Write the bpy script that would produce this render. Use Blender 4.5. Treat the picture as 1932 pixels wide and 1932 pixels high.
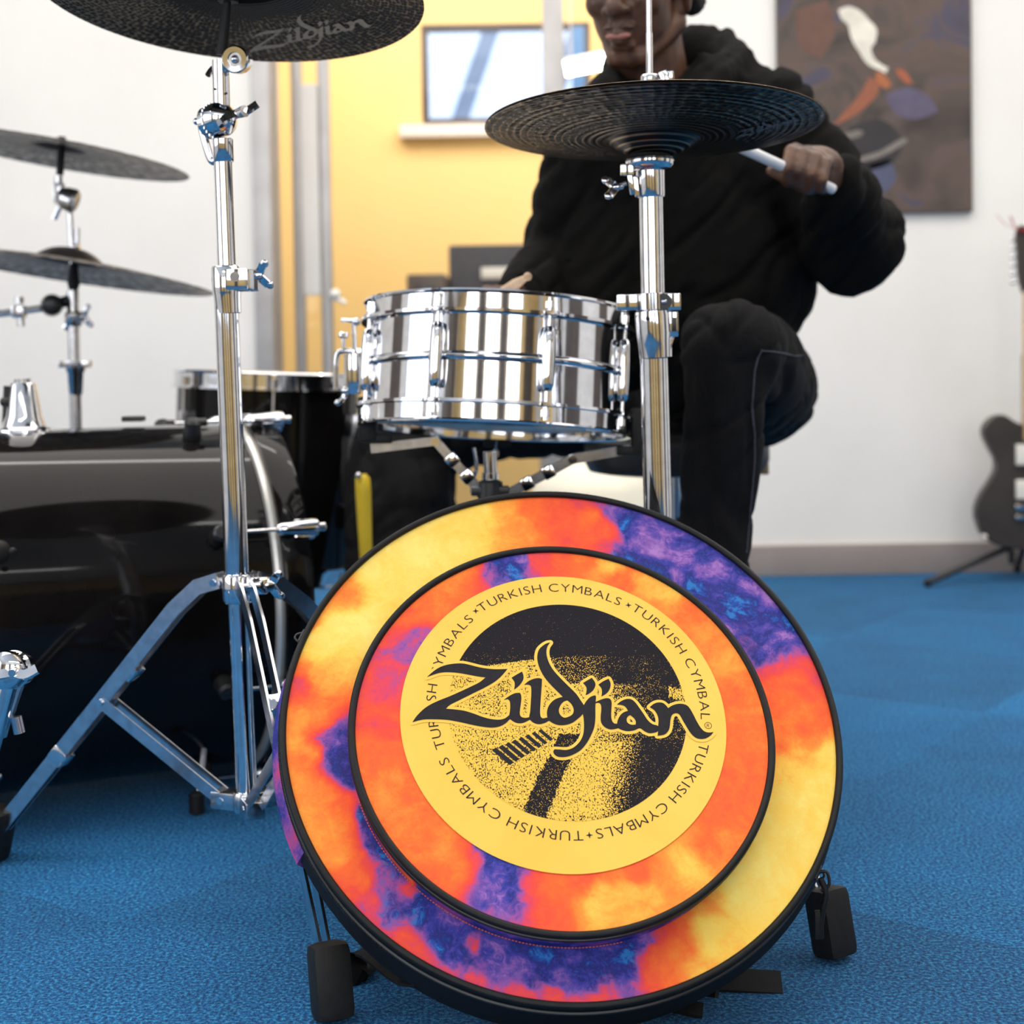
import bpy, bmesh, math, random
from math import pi, sin, cos, radians
from mathutils import Vector as V, Matrix, noise, geometry

for o in list(bpy.data.objects): bpy.data.objects.remove(o)
SC = bpy.context.scene
COL = SC.collection
random.seed(4)

# ------------------------------------------------------------------ camera
F_PX = 2817.5
CAM_H = .64
_p = math.atan(.028); _r = radians(.9)
FW = V((0, cos(_p), -sin(_p))); _rt = V((1, 0, 0)); _up = _rt.cross(FW)
CR = _rt*cos(_r) - _up*sin(_r)
CU = _up*cos(_r) + _rt*sin(_r)
CY = 670 + F_PX*.028
CP = V((0, 0, CAM_H))
cd = bpy.data.cameras.new('camera')
cam = bpy.data.objects.new('camera', cd); COL.objects.link(cam)
cd.sensor_fit = 'HORIZONTAL'; cd.sensor_width = 24; cd.lens = 35
cd.shift_y = (CY-966)/1932
cd.clip_start = .05
cam.matrix_world = Matrix(((CR.x, CU.x, -FW.x, CP.x), (CR.y, CU.y, -FW.y, CP.y), (CR.z, CU.z, -FW.z, CP.z), (0, 0, 0, 1)))
cd.dof.use_dof = True; cd.dof.focus_distance = 1.50; cd.dof.aperture_fstop = 3.2
SC.camera = cam

def at(px, py, Y):
    """the point at depth Y that lies on the sight line of a photo pixel"""
    v = FW*F_PX + CR*(px-966) + CU*(CY-py)
    return CP + v*(Y/v.y)
def proj(P):
    v = P-CP; d = v.dot(FW)
    return 966+F_PX*v.dot(CR)/d, CY-F_PX*v.dot(CU)/d

# ------------------------------------------------------------------ world, lights, exposure
w = bpy.data.worlds.new('daylight'); SC.world = w; w.use_nodes = True
bg = w.node_tree.nodes['Background']; bg.inputs[0].default_value = (.62, .76, 1, 1); bg.inputs[1].default_value = 1.6
def area(name, loc, rot, sx, sy, power, col=(1, 1, 1)):
    l = bpy.data.lights.new(name, 'AREA'); l.shape = 'RECTANGLE'; l.size = sx; l.size_y = sy; l.energy = power; l.color = col
    o = bpy.data.objects.new(name, l); COL.objects.link(o); o.location = loc; o.rotation_euler = rot; return o
# daylight entering by the tall windows behind and left of the photographer
for _x in (-2.0, -.35, 1.3): area('window_daylight', (_x, -2.85, 1.75), (radians(90), 0, 0), .95, 1.7, 19, (1, .985, .95))
area('side_window_daylight', (-3.35, .3, 1.6), (0, radians(-90), 0), 1.7, 2.6, 24, (1, .99, .96))
area('rear_room_light', (.2, 5.0, 2.45), (radians(38), 0, 0), 3.2, .9, 50, (1, .98, .94))  # area light under the rear-room ceiling, aimed at the yellow wall
area('ceiling_fill', (.3, 2.3, 2.62), (0, 0, 0), 5.4, 2.6, 100, (1, .925, .83))  # added fill light below the ceiling, brightens the back walls
SC.view_settings.view_transform = 'Standard'; SC.view_settings.look = 'None'
SC.view_settings.exposure = .1; SC.view_settings.gamma = 1; SC.view_settings.use_curve_mapping = False
SC.cycles.use_denoising = True
SC.cycles.max_bounces = 8; SC.cycles.sample_clamp_indirect = 6

# ------------------------------------------------------------------ materials
def lin(c):
    return tuple(((x/255)/12.92 if x <= 10 else (((x/255)+.055)/1.055)**2.4) for x in c)+(1,)
def mat(name, col, rough=.5, metal=0, **k):
    m = bpy.data.materials.new(name); m.use_nodes = True
    b = m.node_tree.nodes['Principled BSDF']
    b.inputs['Base Color'].default_value = tuple(col)+((1,) if len(col) == 3 else ())
    b.inputs['Roughness'].default_value = rough; b.inputs['Metallic'].default_value = metal
    for a, v in k.items(): b.inputs[a.replace('_', ' ')].default_value = v
    return m
def nd(m, t, **k):
    n = m.node_tree.nodes.new(t)
    for a, v in k.items():
        if a.startswith('i_'):
            key = a[2:]; n.inputs[int(key) if key.isdigit() else key.replace('_', ' ')].default_value = v
        else: setattr(n, a, v)
    return n
def lk(m, a, b): m.node_tree.links.new(a, b)
def bsdf(m): return m.node_tree.nodes['Principled BSDF']
def ramp(m, stops, interp='LINEAR'):
    n = nd(m, 'ShaderNodeValToRGB'); e = n.color_ramp.elements; n.color_ramp.interpolation = interp
    while len(e) < len(stops): e.new(.5)
    for i, (p, c) in enumerate(stops): e[i].position = p; e[i].color = c if len(c) == 4 else tuple(c)+(1,)
    return n
def bump(m, h, dist, strength=1):
    b = nd(m, 'ShaderNodeBump', i_Distance=dist, i_Strength=strength); lk(m, h, b.inputs['Height']); lk(m, b.outputs[0], bsdf(m).inputs['Normal']); return b
def noisy(m, scale, c0, c1, detail=4, dist=0, lo=.35, hi=.65):
    tc = nd(m, 'ShaderNodeTexCoord'); n = nd(m, 'ShaderNodeTexNoise', i_Scale=scale, i_Detail=detail)
    lk(m, tc.outputs['Object'], n.inputs['Vector']); r = ramp(m, [(lo, c0), (hi, c1)]); lk(m, n.outputs[0], r.inputs[0])
    lk(m, r.outputs[0], bsdf(m).inputs['Base Color'])
    if dist: bump(m, n.outputs[0], dist)
    return n

CHROME = mat('chrome', (.78, .78, .80), .07, 1); noisy(CHROME, 60, (.72, .72, .74, 1), (.84, .84, .86, 1))
STEEL = mat('brushed_chrome', (.62, .62, .64), .2, 1); noisy(STEEL, 90, (.55, .55, .58, 1), (.72, .72, .74, 1))
BLACKLAC = mat('black_lacquer', (.006, .005, .005), .07, 0, Specular_IOR_Level=.2); noisy(BLACKLAC, 8, (.004, .0035, .0035, 1), (.008, .007, .007, 1))
RUBBER = mat('black_rubber', (.008, .0075, .007), .55, 0, Specular_IOR_Level=.35); noisy(RUBBER, 120, (.007, .0065, .006, 1), (.012, .011, .010, 1), dist=.0004)
BLACKPL = mat('black_plastic', (.015, .015, .016), .35); noisy(BLACKPL, 40, (.012, .012, .013, 1), (.02, .02, .021, 1))
FELT = mat('black_felt', (.01, .01, .01), .9); noisy(FELT, 300, (.008, .008, .008, 1), (.016, .016, .016, 1), dist=.0005)
HEADW = mat('white_drumhead', (.8, .8, .78), .35); noisy(HEADW, 20, (.76, .76, .74, 1), (.84, .84, .82, 1))
HOOPINLAY = mat('silver_band', (.72, .70, .66), .3, .5); noisy(HOOPINLAY, 30, (.66, .64, .6, 1), (.76, .74, .7, 1))
WHITEW = mat('white_plaster', (.84, .81, .77), .85); noisy(WHITEW, 3, (.82, .79, .75, 1), (.86, .83, .79, 1))
CEIL = mat('ceiling_white', (.85, .85, .84), .9); noisy(CEIL, 5, (.83, .83, .82, 1), (.87, .87, .86, 1))
YELLOW = mat('yellow_paint', (.94, .64, .25), .7); noisy(YELLOW, 2, (.93, .63, .24, 1), (.95, .65, .265, 1))
GREYSKIRT = mat('taupe_paint', (.30, .25, .23), .5); noisy(GREYSKIRT, 5, (.28, .235, .215, 1), (.32, .27, .25, 1))
ALU = mat('grey_aluminium', (.45, .43, .42), .35, .5); noisy(ALU, 12, (.42, .40, .39, 1), (.48, .46, .45, 1))
DARKFR = mat('dark_frame', (.09, .07, .06), .5); noisy(DARKFR, 9, (.08, .062, .055, 1), (.11, .085, .07, 1))
BLUEFR = mat('blue_frame', (.08, .2, .42), .4); noisy(BLUEFR, 9, (.075, .19, .4, 1), (.09, .22, .45, 1))
SILL = mat('pale_sill', (.85, .76, .68), .5); noisy(SILL, 9, (.83, .74, .66, 1), (.87, .78, .7, 1))
GLASS = mat('glass', (1, 1, 1), .0, 0, Transmission_Weight=1.0, IOR=1.2); noisy(GLASS, 2, (.97, .98, 1, 1), (1, 1, 1, 1))
PAPERB = mat('satin_black_print', (.016, .014, .018), .75, 0, Specular_IOR_Level=.3); noisy(PAPERB, 200, (.014, .012, .016, 1), (.02, .017, .021, 1))
PRINTY = mat('print_yellow', lin((252, 200, 78)), .7); noisy(PRINTY, 12, lin((250, 198, 76)), lin((254, 206, 88)))
BPIPE = mat('black_piping', (.006, .006, .006), .5, 0, Specular_IOR_Level=.3); noisy(BPIPE, 60, (.005, .005, .005, 1), (.009, .009, .009, 1))
BNYLON = mat('black_nylon', (.006, .006, .008), .7, 0, Specular_IOR_Level=.3)
tc = nd(BNYLON, 'ShaderNodeTexCoord'); wv = nd(BNYLON, 'ShaderNodeTexWave', i_Scale=260); lk(BNYLON, tc.outputs['Object'], wv.inputs['Vector']); bump(BNYLON, wv.outputs[0], .0004, .4)
ORTHREAD = mat('orange_thread', (.75, .12, .03), .7); noisy(ORTHREAD, 80, (.7, .1, .025, 1), (.8, .14, .035, 1))
SKIN = mat('dark_brown_skin', (.085, .036, .02), .42, 0, Subsurface_Weight=.12, Subsurface_Radius=(.01, .004, .002), Subsurface_Scale=.5)
noisy(SKIN, 26, (.052, .021, .011, 1), (.115, .047, .023, 1), dist=.0006)
LIPS = mat('lips', (.32, .12, .10), .4); noisy(LIPS, 80, (.28, .10, .085, 1), (.36, .14, .115, 1))
HAIR = mat('black_hair', (.006, .005, .005), .7); noisy(HAIR, 240, (.004, .004, .004, 1), (.012, .01, .01, 1), dist=.004)
NAIL = mat('fingernail', (.30, .16, .12), .3); noisy(NAIL, 60, (.28, .15, .11, 1), (.32, .17, .13, 1))
HOODIE = mat('black_fleece', (.004, .0036, .0035), .95, 0, Specular_IOR_Level=.15); noisy(HOODIE, 260, (.0030, .0027, .0026, 1), (.0058, .0052, .0048, 1), dist=.0006)
JEAN = mat('black_denim', (.006, .0058, .0064), .9, 0, Specular_IOR_Level=.2); noisy(JEAN, 300, (.0042, .004, .0046, 1), (.0085, .008, .009, 1), dist=.0005)
SEAM = mat('grey_seam_thread', (.07, .07, .09), .8); noisy(SEAM, 200, (.035, .035, .05, 1), (.06, .06, .08, 1))
WOOD = mat('pale_stick_wood', (.52, .36, .24), .5); noisy(WOOD, 50, (.46, .31, .2, 1), (.58, .41, .28, 1))
WSTICK = mat('white_stick_paint', (.68, .68, .70), .3); noisy(WSTICK, 40, (.64, .64, .66, 1), (.72, .72, .74, 1))
BRASS = mat('worn_brass', (.42, .27, .12), .4, .7); noisy(BRASS, 60, (.32, .2, .09, 1), (.5, .33, .16, 1))
GUITB = mat('charcoal_guitar_lacquer', (.042, .034, .028), .3); noisy(GUITB, 9, (.036, .029, .024, 1), (.05, .041, .034, 1))
MAPLE = mat('maple', (.75, .5, .24), .4); noisy(MAPLE, 30, (.7, .46, .22, 1), (.8, .54, .27, 1))
IVORY = mat('cream_plastic', (.78, .74, .66), .3); noisy(IVORY, 30, (.75, .71, .63, 1), (.82, .78, .7, 1))
AMP = mat('charcoal_cloth', (.06, .06, .07), .8); noisy(AMP, 150, (.05, .05, .058, 1), (.075, .075, .085, 1), dist=.0006)
YPL = mat('yellow_plastic', (.75, .52, .02), .4); noisy(YPL, 10, (.72, .5, .02, 1), (.78, .55, .03, 1))
CREAM = mat('cream_gloss', (.96, .90, .74), .4); noisy(CREAM, 4, (.95, .89, .72, 1), (.97, .91, .76, 1))
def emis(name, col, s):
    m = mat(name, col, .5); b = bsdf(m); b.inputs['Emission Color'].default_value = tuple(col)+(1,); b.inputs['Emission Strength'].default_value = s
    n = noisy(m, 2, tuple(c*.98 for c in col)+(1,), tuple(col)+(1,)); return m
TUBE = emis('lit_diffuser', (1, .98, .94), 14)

def cymbal_mat(name, dark, gold, sc_a, sc_r, rough, gamt=.5, rings=900, patch=6, line=1000, lineon=False):
    m = mat(name, dark, rough, .85)
    uv = nd(m, 'ShaderNodeUVMap'); sep = nd(m, 'ShaderNodeSeparateXYZ'); lk(m, uv.outputs[0], sep.inputs[0])
    cmb = nd(m, 'ShaderNodeCombineXYZ')
    a = nd(m, 'ShaderNodeMath', operation='MULTIPLY', i_1=sc_a); r = nd(m, 'ShaderNodeMath', operation='MULTIPLY', i_1=sc_r)
    lk(m, sep.outputs[0], a.inputs[0]); lk(m, sep.outputs[1], r.inputs[0]); lk(m, a.outputs[0], cmb.inputs[0]); lk(m, r.outputs[0], cmb.inputs[1])
    vo = nd(m, 'ShaderNodeTexVoronoi', voronoi_dimensions='2D', i_Scale=1.0, i_Randomness=.55); lk(m, cmb.outputs[0], vo.inputs['Vector'])
    tc = nd(m, 'ShaderNodeTexCoord'); pn = nd(m, 'ShaderNodeTexNoise', i_Scale=patch, i_Detail=3); lk(m, tc.outputs['Object'], pn.inputs['Vector'])
    mul = nd(m, 'ShaderNodeMath', operation='MULTIPLY'); lk(m, vo.outputs['Distance'], mul.inputs[0]); lk(m, pn.outputs[0], mul.inputs[1])
    rp = ramp(m, [(gamt*.42, dark+(1,)), (gamt*.62, gold+(1,))]); fd = nd(m, 'ShaderNodeMapRange', i_1=.055, i_2=.12); lk(m, sep.outputs[1], fd.inputs[0]); mf = nd(m, 'ShaderNodeMath', operation='MULTIPLY'); lk(m, mul.outputs[0], mf.inputs[0]); lk(m, fd.outputs[0], mf.inputs[1]); lk(m, mf.outputs[0], rp.inputs[0])
    l1 = nd(m, 'ShaderNodeMath', operation='MULTIPLY', i_1=line); lk(m, sep.outputs[1], l1.inputs[0]); l2 = nd(m, 'ShaderNodeMath', operation='SINE'); lk(m, l1.outputs[0], l2.inputs[0])
    ln = nd(m, 'ShaderNodeTexNoise', i_Scale=9, i_Detail=3); lk(m, cmb.outputs[0], ln.inputs['Vector'])
    l3 = nd(m, 'ShaderNodeMath', operation='MULTIPLY_ADD', i_1=.9); lk(m, pn.outputs[0], l3.inputs[0]); lk(m, l2.outputs[0], l3.inputs[2])
    l4 = nd(m, 'ShaderNodeMapRange', i_1=1.12, i_2=1.32); lk(m, l3.outputs[0], l4.inputs[0])
    lm = nd(m, 'ShaderNodeMixRGB'); lk(m, l4.outputs[0], lm.inputs[0]); lk(m, rp.outputs[0], lm.inputs[1]); lm.inputs[2].default_value = tuple(c*1.1 for c in gold)+(1,)
    if not lineon: lm.inputs[0].default_value = 0; m.node_tree.links.remove(lm.inputs[0].links[0])
    lk(m, lm.outputs[0], bsdf(m).inputs['Base Color'])
    sn = nd(m, 'ShaderNodeMath', operation='MULTIPLY', i_1=rings); lk(m, sep.outputs[1], sn.inputs[0]); s2 = nd(m, 'ShaderNodeMath', operation='SINE'); lk(m, sn.outputs[0], s2.inputs[0])
    ad = nd(m, 'ShaderNodeMath', operation='MULTIPLY_ADD', i_1=.25); lk(m, s2.outputs[0], ad.inputs[0]); vf = nd(m, 'ShaderNodeMath', operation='MULTIPLY'); lk(m, vo.outputs['Distance'], vf.inputs[0]); lk(m, fd.outputs[0], vf.inputs[1]); lk(m, vf.outputs[0], ad.inputs[2])
    bump(m, ad.outputs[0], .0022, .8)
    return m
CYM_CRASH = cymbal_mat('hammered_dark_bronze', (.018, .013, .010), (.40, .28, .17), 150, 215, .45, .50, 1400, 5)
CYM_HAT = cymbal_mat('lathed_black_bronze', (.012, .012, .014), (.26, .19, .12), 84, 100, .30, .60, 620, 6, 760, True)
CYM_GREY = cymbal_mat('dry_dull_bronze', (.10, .088, .078), (.36, .31, .26), 60, 40, .45, .40, 500, 30)
PRINTG = mat('pale_cymbal_ink', (.46, .35, .24), .6); noisy(PRINTG, 200, (.40, .30, .2, 1), (.52, .40, .28, 1))
PRINTB = mat('dim_cymbal_ink', (.14, .13, .13), .6); noisy(PRINTB, 200, (.11, .10, .10, 1), (.2, .19, .18, 1))

# carpet: blue loop pile laid in tiles, each tile a slightly different shade
CARPET = mat('blue_carpet', (.01, .1, .3), .95)
m = CARPET
tc = nd(m, 'ShaderNodeTexCoord'); mp = nd(m, 'ShaderNodeMapping'); lk(m, tc.outputs['Object'], mp.inputs['Vector'])
_c = at(215, 1745, 1.695)
mp.inputs['Rotation'].default_value = (0, 0, radians(-54)); 
_c2 = Matrix.Rotation(radians(-54), 3, 'Z') @ _c
mp.inputs['Location'].default_value = (-_c2.x+1, -_c2.y+1, 0)
br = nd(m, 'ShaderNodeTexVoronoi', voronoi_dimensions='2D', distance='CHEBYCHEV', i_Scale=2.0, i_Randomness=0.0)
n1 = nd(m, 'ShaderNodeTexNoise', i_Scale=34, i_Detail=2); lk(m, tc.outputs['Object'], n1.inputs['Vector'])
mx = nd(m, 'ShaderNodeVectorMath', operation='MULTIPLY_ADD'); mx.inputs[1].default_value = (.018, .018, 0); lk(m, n1.outputs['Color'], mx.inputs[0]); lk(m, mp.outputs[0], mx.inputs[2])
fl = nd(m, 'ShaderNodeVectorMath', operation='SCALE'); fl.inputs['Scale'].default_value = 2.0; lk(m, mx.outputs[0], fl.inputs[0])
fl2 = nd(m, 'ShaderNodeVectorMath', operation='FLOOR'); lk(m, fl.outputs[0], fl2.inputs[0])
wn = nd(m, 'ShaderNodeTexWhiteNoise', noise_dimensions='2D'); lk(m, fl2.outputs[0], wn.inputs['Vector'])
m.node_tree.nodes.remove(br)
pile = nd(m, 'ShaderNodeTexNoise', i_Scale=240, i_Detail=3, i_Roughness=.7); lk(m, tc.outputs['Object'], pile.inputs['Vector'])
big = nd(m, 'ShaderNodeTexNoise', i_Scale=7, i_Detail=3); lk(m, tc.outputs['Object'], big.inputs['Vector'])
r1 = ramp(m, [(.34, lin((2, 40, 78))), (.5, lin((8, 90, 148))), (.66, lin((62, 156, 202)))]); lk(m, pile.outputs[0], r1.inputs[0])
hs = nd(m, 'ShaderNodeHueSaturation'); lk(m, r1.outputs[0], hs.inputs['Color'])
mr = nd(m, 'ShaderNodeMapRange', i_3=.72, i_4=1.22); lk(m, wn.outputs['Value'], mr.inputs[0])
ma = nd(m, 'ShaderNodeMath', operation='MULTIPLY'); mr2 = nd(m, 'ShaderNodeMapRange', i_1=.3, i_2=.7, i_3=.9, i_4=1.1); lk(m, big.outputs[0], mr2.inputs[0])
lk(m, mr.outputs[0], ma.inputs[0]); lk(m, mr2.outputs[0], ma.inputs[1]); lk(m, ma.outputs[0], hs.inputs['Value'])
lk(m, hs.outputs[0], bsdf(m).inputs['Base Color']); bump(m, pile.outputs[0], .004, .9)

# tie-dye cloth: attribute 'dye' runs pale yellow > orange > coral > magenta > violet > blue
def dye_mat(name):
    m = mat(name, (1, .4, .1), .7, 0, Specular_IOR_Level=.25)
    at_ = nd(m, 'ShaderNodeAttribute', attribute_name='dye'); tc = nd(m, 'ShaderNodeTexCoord')
    na = nd(m, 'ShaderNodeTexNoise', i_Scale=26, i_Detail=6, i_Roughness=.62, i_Distortion=.6); lk(m, tc.outputs['Object'], na.inputs['Vector'])
    nb = nd(m, 'ShaderNodeTexNoise', i_Scale=95, i_Detail=4, i_Roughness=.7, i_Distortion=1.2); lk(m, tc.outputs['Object'], nb.inputs['Vector'])
    vb = nd(m, 'ShaderNodeTexVoronoi', i_Scale=34, feature='SMOOTH_F1', i_Smoothness=.35); 
    wv = nd(m, 'ShaderNodeVectorMath', operation='MULTIPLY_ADD'); wv.inputs[1].default_value = (.05, .05, .05); lk(m, nb.outputs['Color'], wv.inputs[0]); lk(m, tc.outputs['Object'], wv.inputs[2]); lk(m, wv.outputs[0], vb.inputs['Vector'])
    s1 = nd(m, 'ShaderNodeMapRange', i_1=.3, i_2=.7, i_3=-.075, i_4=.075); lk(m, na.outputs[0], s1.inputs[0])
    s2 = nd(m, 'ShaderNodeMapRange', i_1=.3, i_2=.7, i_3=-.035, i_4=.035); lk(m, nb.outputs[0], s2.inputs[0])
    a1 = nd(m, 'ShaderNodeMath', operation='ADD'); a2 = nd(m, 'ShaderNodeMath', operation='ADD'); lk(m, at_.outputs['Fac'], a1.inputs[0]); lk(m, s1.outputs[0], a1.inputs[1]); lk(m, a1.outputs[0], a2.inputs[0]); lk(m, s2.outputs[0], a2.inputs[1])
    rp = ramp(m, [(0, lin((255, 228, 122))), (.14, lin((255, 207, 86))), (.28, lin((255, 160, 62))), (.42, lin((255, 112, 48))), (.56, lin((246, 80, 58))), (.64, lin((226, 70, 98))), (.70, lin((160, 84, 158))), (.78, lin((104, 78, 164))), (.88, lin((70, 64, 150))), (1, lin((44, 58, 150)))])
    lk(m, a2.outputs[0], rp.inputs[0])
    # blotches inside the violet zones: lilac petals, bright blue and deep indigo
    bl = ramp(m, [(0, lin((172, 124, 196))), (.26, lin((134, 92, 174))), (.42, lin((88, 72, 162))), (.58, lin((58, 62, 156))), (.74, lin((44, 44, 118))), (.90, lin((36, 78, 166))), (1, lin((46, 120, 192)))])
    mrx = nd(m, 'ShaderNodeMath', operation='MULTIPLY_ADD', i_1=1.05); mrx.inputs[2].default_value = -.10
    mm = nd(m, 'ShaderNodeMath', operation='ADD'); sc_ = nd(m, 'ShaderNodeMath', operation='MULTIPLY', i_1=.75); lk(m, vb.outputs['Distance'], sc_.inputs[0]); sc2 = nd(m, 'ShaderNodeMapRange', i_1=.28, i_2=.72, i_3=-.20, i_4=.80); 
    nc = nd(m, 'ShaderNodeTexNoise', i_Scale=17, i_Detail=5, i_Roughness=.6, i_Distortion=.9); lk(m, tc.outputs['Object'], nc.inputs['Vector']); lk(m, nc.outputs[0], sc2.inputs[0])
    lk(m, sc_.outputs[0], mm.inputs[0]); lk(m, sc2.outputs[0], mm.inputs[1]); lk(m, mm.outputs[0], mrx.inputs[0]); lk(m, mrx.outputs[0], bl.inputs[0])
    fc = nd(m, 'ShaderNodeMapRange', i_1=.70, i_2=.79); lk(m, a2.outputs[0], fc.inputs[0])
    mix = nd(m, 'ShaderNodeMixRGB'); lk(m, fc.outputs[0], mix.inputs[0]); lk(m, rp.outputs[0], mix.inputs[1]); lk(m, bl.outputs[0], mix.inputs[2])
    lk(m, mix.outputs[0], bsdf(m).inputs['Base Color'])
    wr = nd(m, 'ShaderNodeTexNoise', i_Scale=14, i_Detail=3); lk(m, tc.outputs['Object'], wr.inputs['Vector']); bump(m, wr.outputs[0], .004, .35)
    return m
DYE = dye_mat('tie_dye_cloth')

# stippled print: attribute 'tone' = share of yellow showing
STIP = mat('stippled_print', (.03, .026, .032), .85, 0, Specular_IOR_Level=.2); m = STIP
a_ = nd(m, 'ShaderNodeAttribute', attribute_name='tone'); tc = nd(m, 'ShaderNodeTexCoord')
vo = nd(m, 'ShaderNodeTexVoronoi', i_Scale=640, i_Randomness=.9); mp = nd(m, 'ShaderNodeMapping'); mp.inputs['Scale'].default_value = (1.25, .85, .85); lk(m, tc.outputs['Object'], mp.inputs[0]); lk(m, mp.outputs[0], vo.inputs['Vector'])
nz = nd(m, 'ShaderNodeTexNoise', i_Scale=260, i_Detail=2); lk(m, tc.outputs['Object'], nz.inputs['Vector'])
s = nd(m, 'ShaderNodeMath', operation='MULTIPLY_ADD', i_1=.42); lk(m, nz.outputs[0], s.inputs[0]); lk(m, vo.outputs['Distance'], s.inputs[2])
cmp_ = nd(m, 'ShaderNodeMath', operation='LESS_THAN'); t_ = nd(m, 'ShaderNodeMath', operation='MULTIPLY_ADD', i_1=.95); t_.inputs[2].default_value = .215
lk(m, a_.outputs['Fac'], t_.inputs[0]); lk(m, s.outputs[0], cmp_.inputs[0]); lk(m, t_.outputs[0], cmp_.inputs[1])
mix = nd(m, 'ShaderNodeMixRGB'); mix.inputs[1].default_value = (.016, .014, .018, 1); mix.inputs[2].default_value = lin((248, 200, 84)); lk(m, cmp_.outputs[0], mix.inputs[0]); lk(m, mix.outputs[0], bsdf(m).inputs['Base Color'])

# ------------------------------------------------------------------ mesh helpers
def frame(d, hint=V((0, 0, 1))):
    d = V(d).normalized(); h = V(hint)
    if abs(d.dot(h.normalized())) > .98: h = V((1, 0, 0)) if abs(d.x) < .9 else V((0, 1, 0))
    a = h.cross(d).normalized(); b = d.cross(a); return a, b, d
def add_rings(bm, rings, close=True, cap0=True, cap1=True, uvs=None):
    vs = [[bm.verts.new(p) for p in r] for r in rings]; n = len(vs[0])
    for i in range(len(vs)-1):
        for j in range(n if close else n-1):
            k = (j+1) % n
            bm.faces.new((vs[i][j], vs[i][k], vs[i+1][k], vs[i+1][j]))
    if cap0: bm.faces.new(vs[0][::-1])
    if cap1: bm.faces.new(vs[-1])
    return vs
def cyl(bm, p0, p1, r0, r1=None, n=28, cap=True):
    r1 = r0 if r1 is None else r1; p0 = V(p0); p1 = V(p1); a, b, d = frame(p1-p0)
    add_rings(bm, [[p+(a*cos(t)+b*sin(t))*r for t in (2*pi*i/n for i in range(n))] for p, r in ((p0, r0), (p1, r1))], cap0=cap, cap1=cap)
def prof(bm, p0, p1, pts, n=32):
    """lathe along p0->p1 from (distance in metres, radius) pairs"""
    p0 = V(p0); a, b, d = frame(V(p1)-p0)
    add_rings(bm, [[p0+d*h+(a*cos(t)+b*sin(t))*max(r, 1e-4) for t in (2*pi*i/n for i in range(n))] for h, r in pts])
def smooth_path(pts, k=6):
    pts = [V(p) for p in pts]
    if len(pts) < 3: return pts
    out = []
    for i in range(len(pts)-1):
        p0 = pts[max(i-1, 0)]; p1 = pts[i]; p2 = pts[i+1]; p3 = pts[min(i+2, len(pts)-1)]
        for j in range(k):
            t = j/k
            out.append(.5*((2*p1)+(p2-p0)*t+(2*p0-5*p1+4*p2-p3)*t*t+(-p0+3*p1-3*p2+p3)*t**3))
    out.append(pts[-1]); return out
def tube(bm, pts, r, n=12, closed=False, rr=None):
    pts = [V(p) for p in pts]; N = len(pts); a = None; rings = []
    for i, p in enumerate(pts):
        if closed: d = (pts[(i+1) % N]-pts[i-1]).normalized()
        else: d = (pts[min(i+1, N-1)]-pts[max(i-1, 0)]).normalized()
        if a is None: a, b, _ = frame(d)
        else:
            a = (a-d*a.dot(d)).normalized(); b = d.cross(a)
        q = rr[i] if rr else r
        rings.append([p+(a*cos(t)+b*sin(t))*q for t in (2*pi*j/n for j in range(n))])
    if closed:
        vs = [[bm.verts.new(p) for p in r_] for r_ in rings]
        for i in range(N):
            for j in range(n): bm.faces.new((vs[i][j], vs[i][(j+1) % n], vs[(i+1) % N][(j+1) % n], vs[(i+1) % N][j]))
    else: add_rings(bm, rings)
def box(bm, c, sx, sy, sz, ax=None, bev=0.0):
    """box with half sizes along the axes ax (3 vectors)"""
    ax = ax or (V((1, 0, 0)), V((0, 1, 0)), V((0, 0, 1))); c = V(c)
    t = bmesh.new(); bmesh.ops.create_cube(t, size=2)
    for v in t.verts: v.co = V((v.co.x*sx, v.co.y*sy, v.co.z*sz))
    if bev: bmesh.ops.bevel(t, geom=list(t.edges), offset=bev, segments=2, affect='EDGES', profile=.6)
    for v in t.verts: v.co = c+ax[0]*v.co.x+ax[1]*v.co.y+ax[2]*v.co.z
    join(bm, t)
def join(bm, t):
    mp_ = {v: bm.verts.new(v.co) for v in t.verts}
    for f in t.faces:
        try: bm.faces.new([mp_[v] for v in f.verts])
        except ValueError: pass
    t.free()
def bar(bm, p0, p1, wdt, thk, wdir, bev=0.0):
    """flat bar from p0 to p1, width along wdir"""
    p0 = V(p0); p1 = V(p1); d = (p1-p0); L = d.length; d.normalize(); wv_ = V(wdir); wv_ = (wv_-d*wv_.dot(d)).normalized(); t = d.cross(wv_)
    box(bm, (p0+p1)/2, L/2, wdt/2, thk/2, (d, wv_, t), bev)
def ribbon(bm, pts, wdt, thk, wdir):
    pts = [V(p) for p in pts]; rings = []
    for i, p in enumerate(pts):
        d = (pts[min(i+1, len(pts)-1)]-pts[max(i-1, 0)]).normalized(); wv_ = V(wdir); wv_ = (wv_-d*wv_.dot(d)).normalized(); t = d.cross(wv_)
        rings.append([p+wv_*wdt/2+t*thk/2, p-wv_*wdt/2+t*thk/2, p-wv_*wdt/2-t*thk/2, p+wv_*wdt/2-t*thk/2])
    add_rings(bm, rings)
def sph(bm, c, r, sx=1, sy=1, sz=1, n=20, ax=None):
    t = bmesh.new(); bmesh.ops.create_uvsphere(t, u_segments=n, v_segments=max(8, n*2//3), radius=r)
    ax = ax or (V((1, 0, 0)), V((0, 1, 0)), V((0, 0, 1)))
    for v in t.verts: v.co = V(c)+ax[0]*v.co.x*sx+ax[1]*v.co.y*sy+ax[2]*v.co.z*sz
    join(bm, t)
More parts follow.
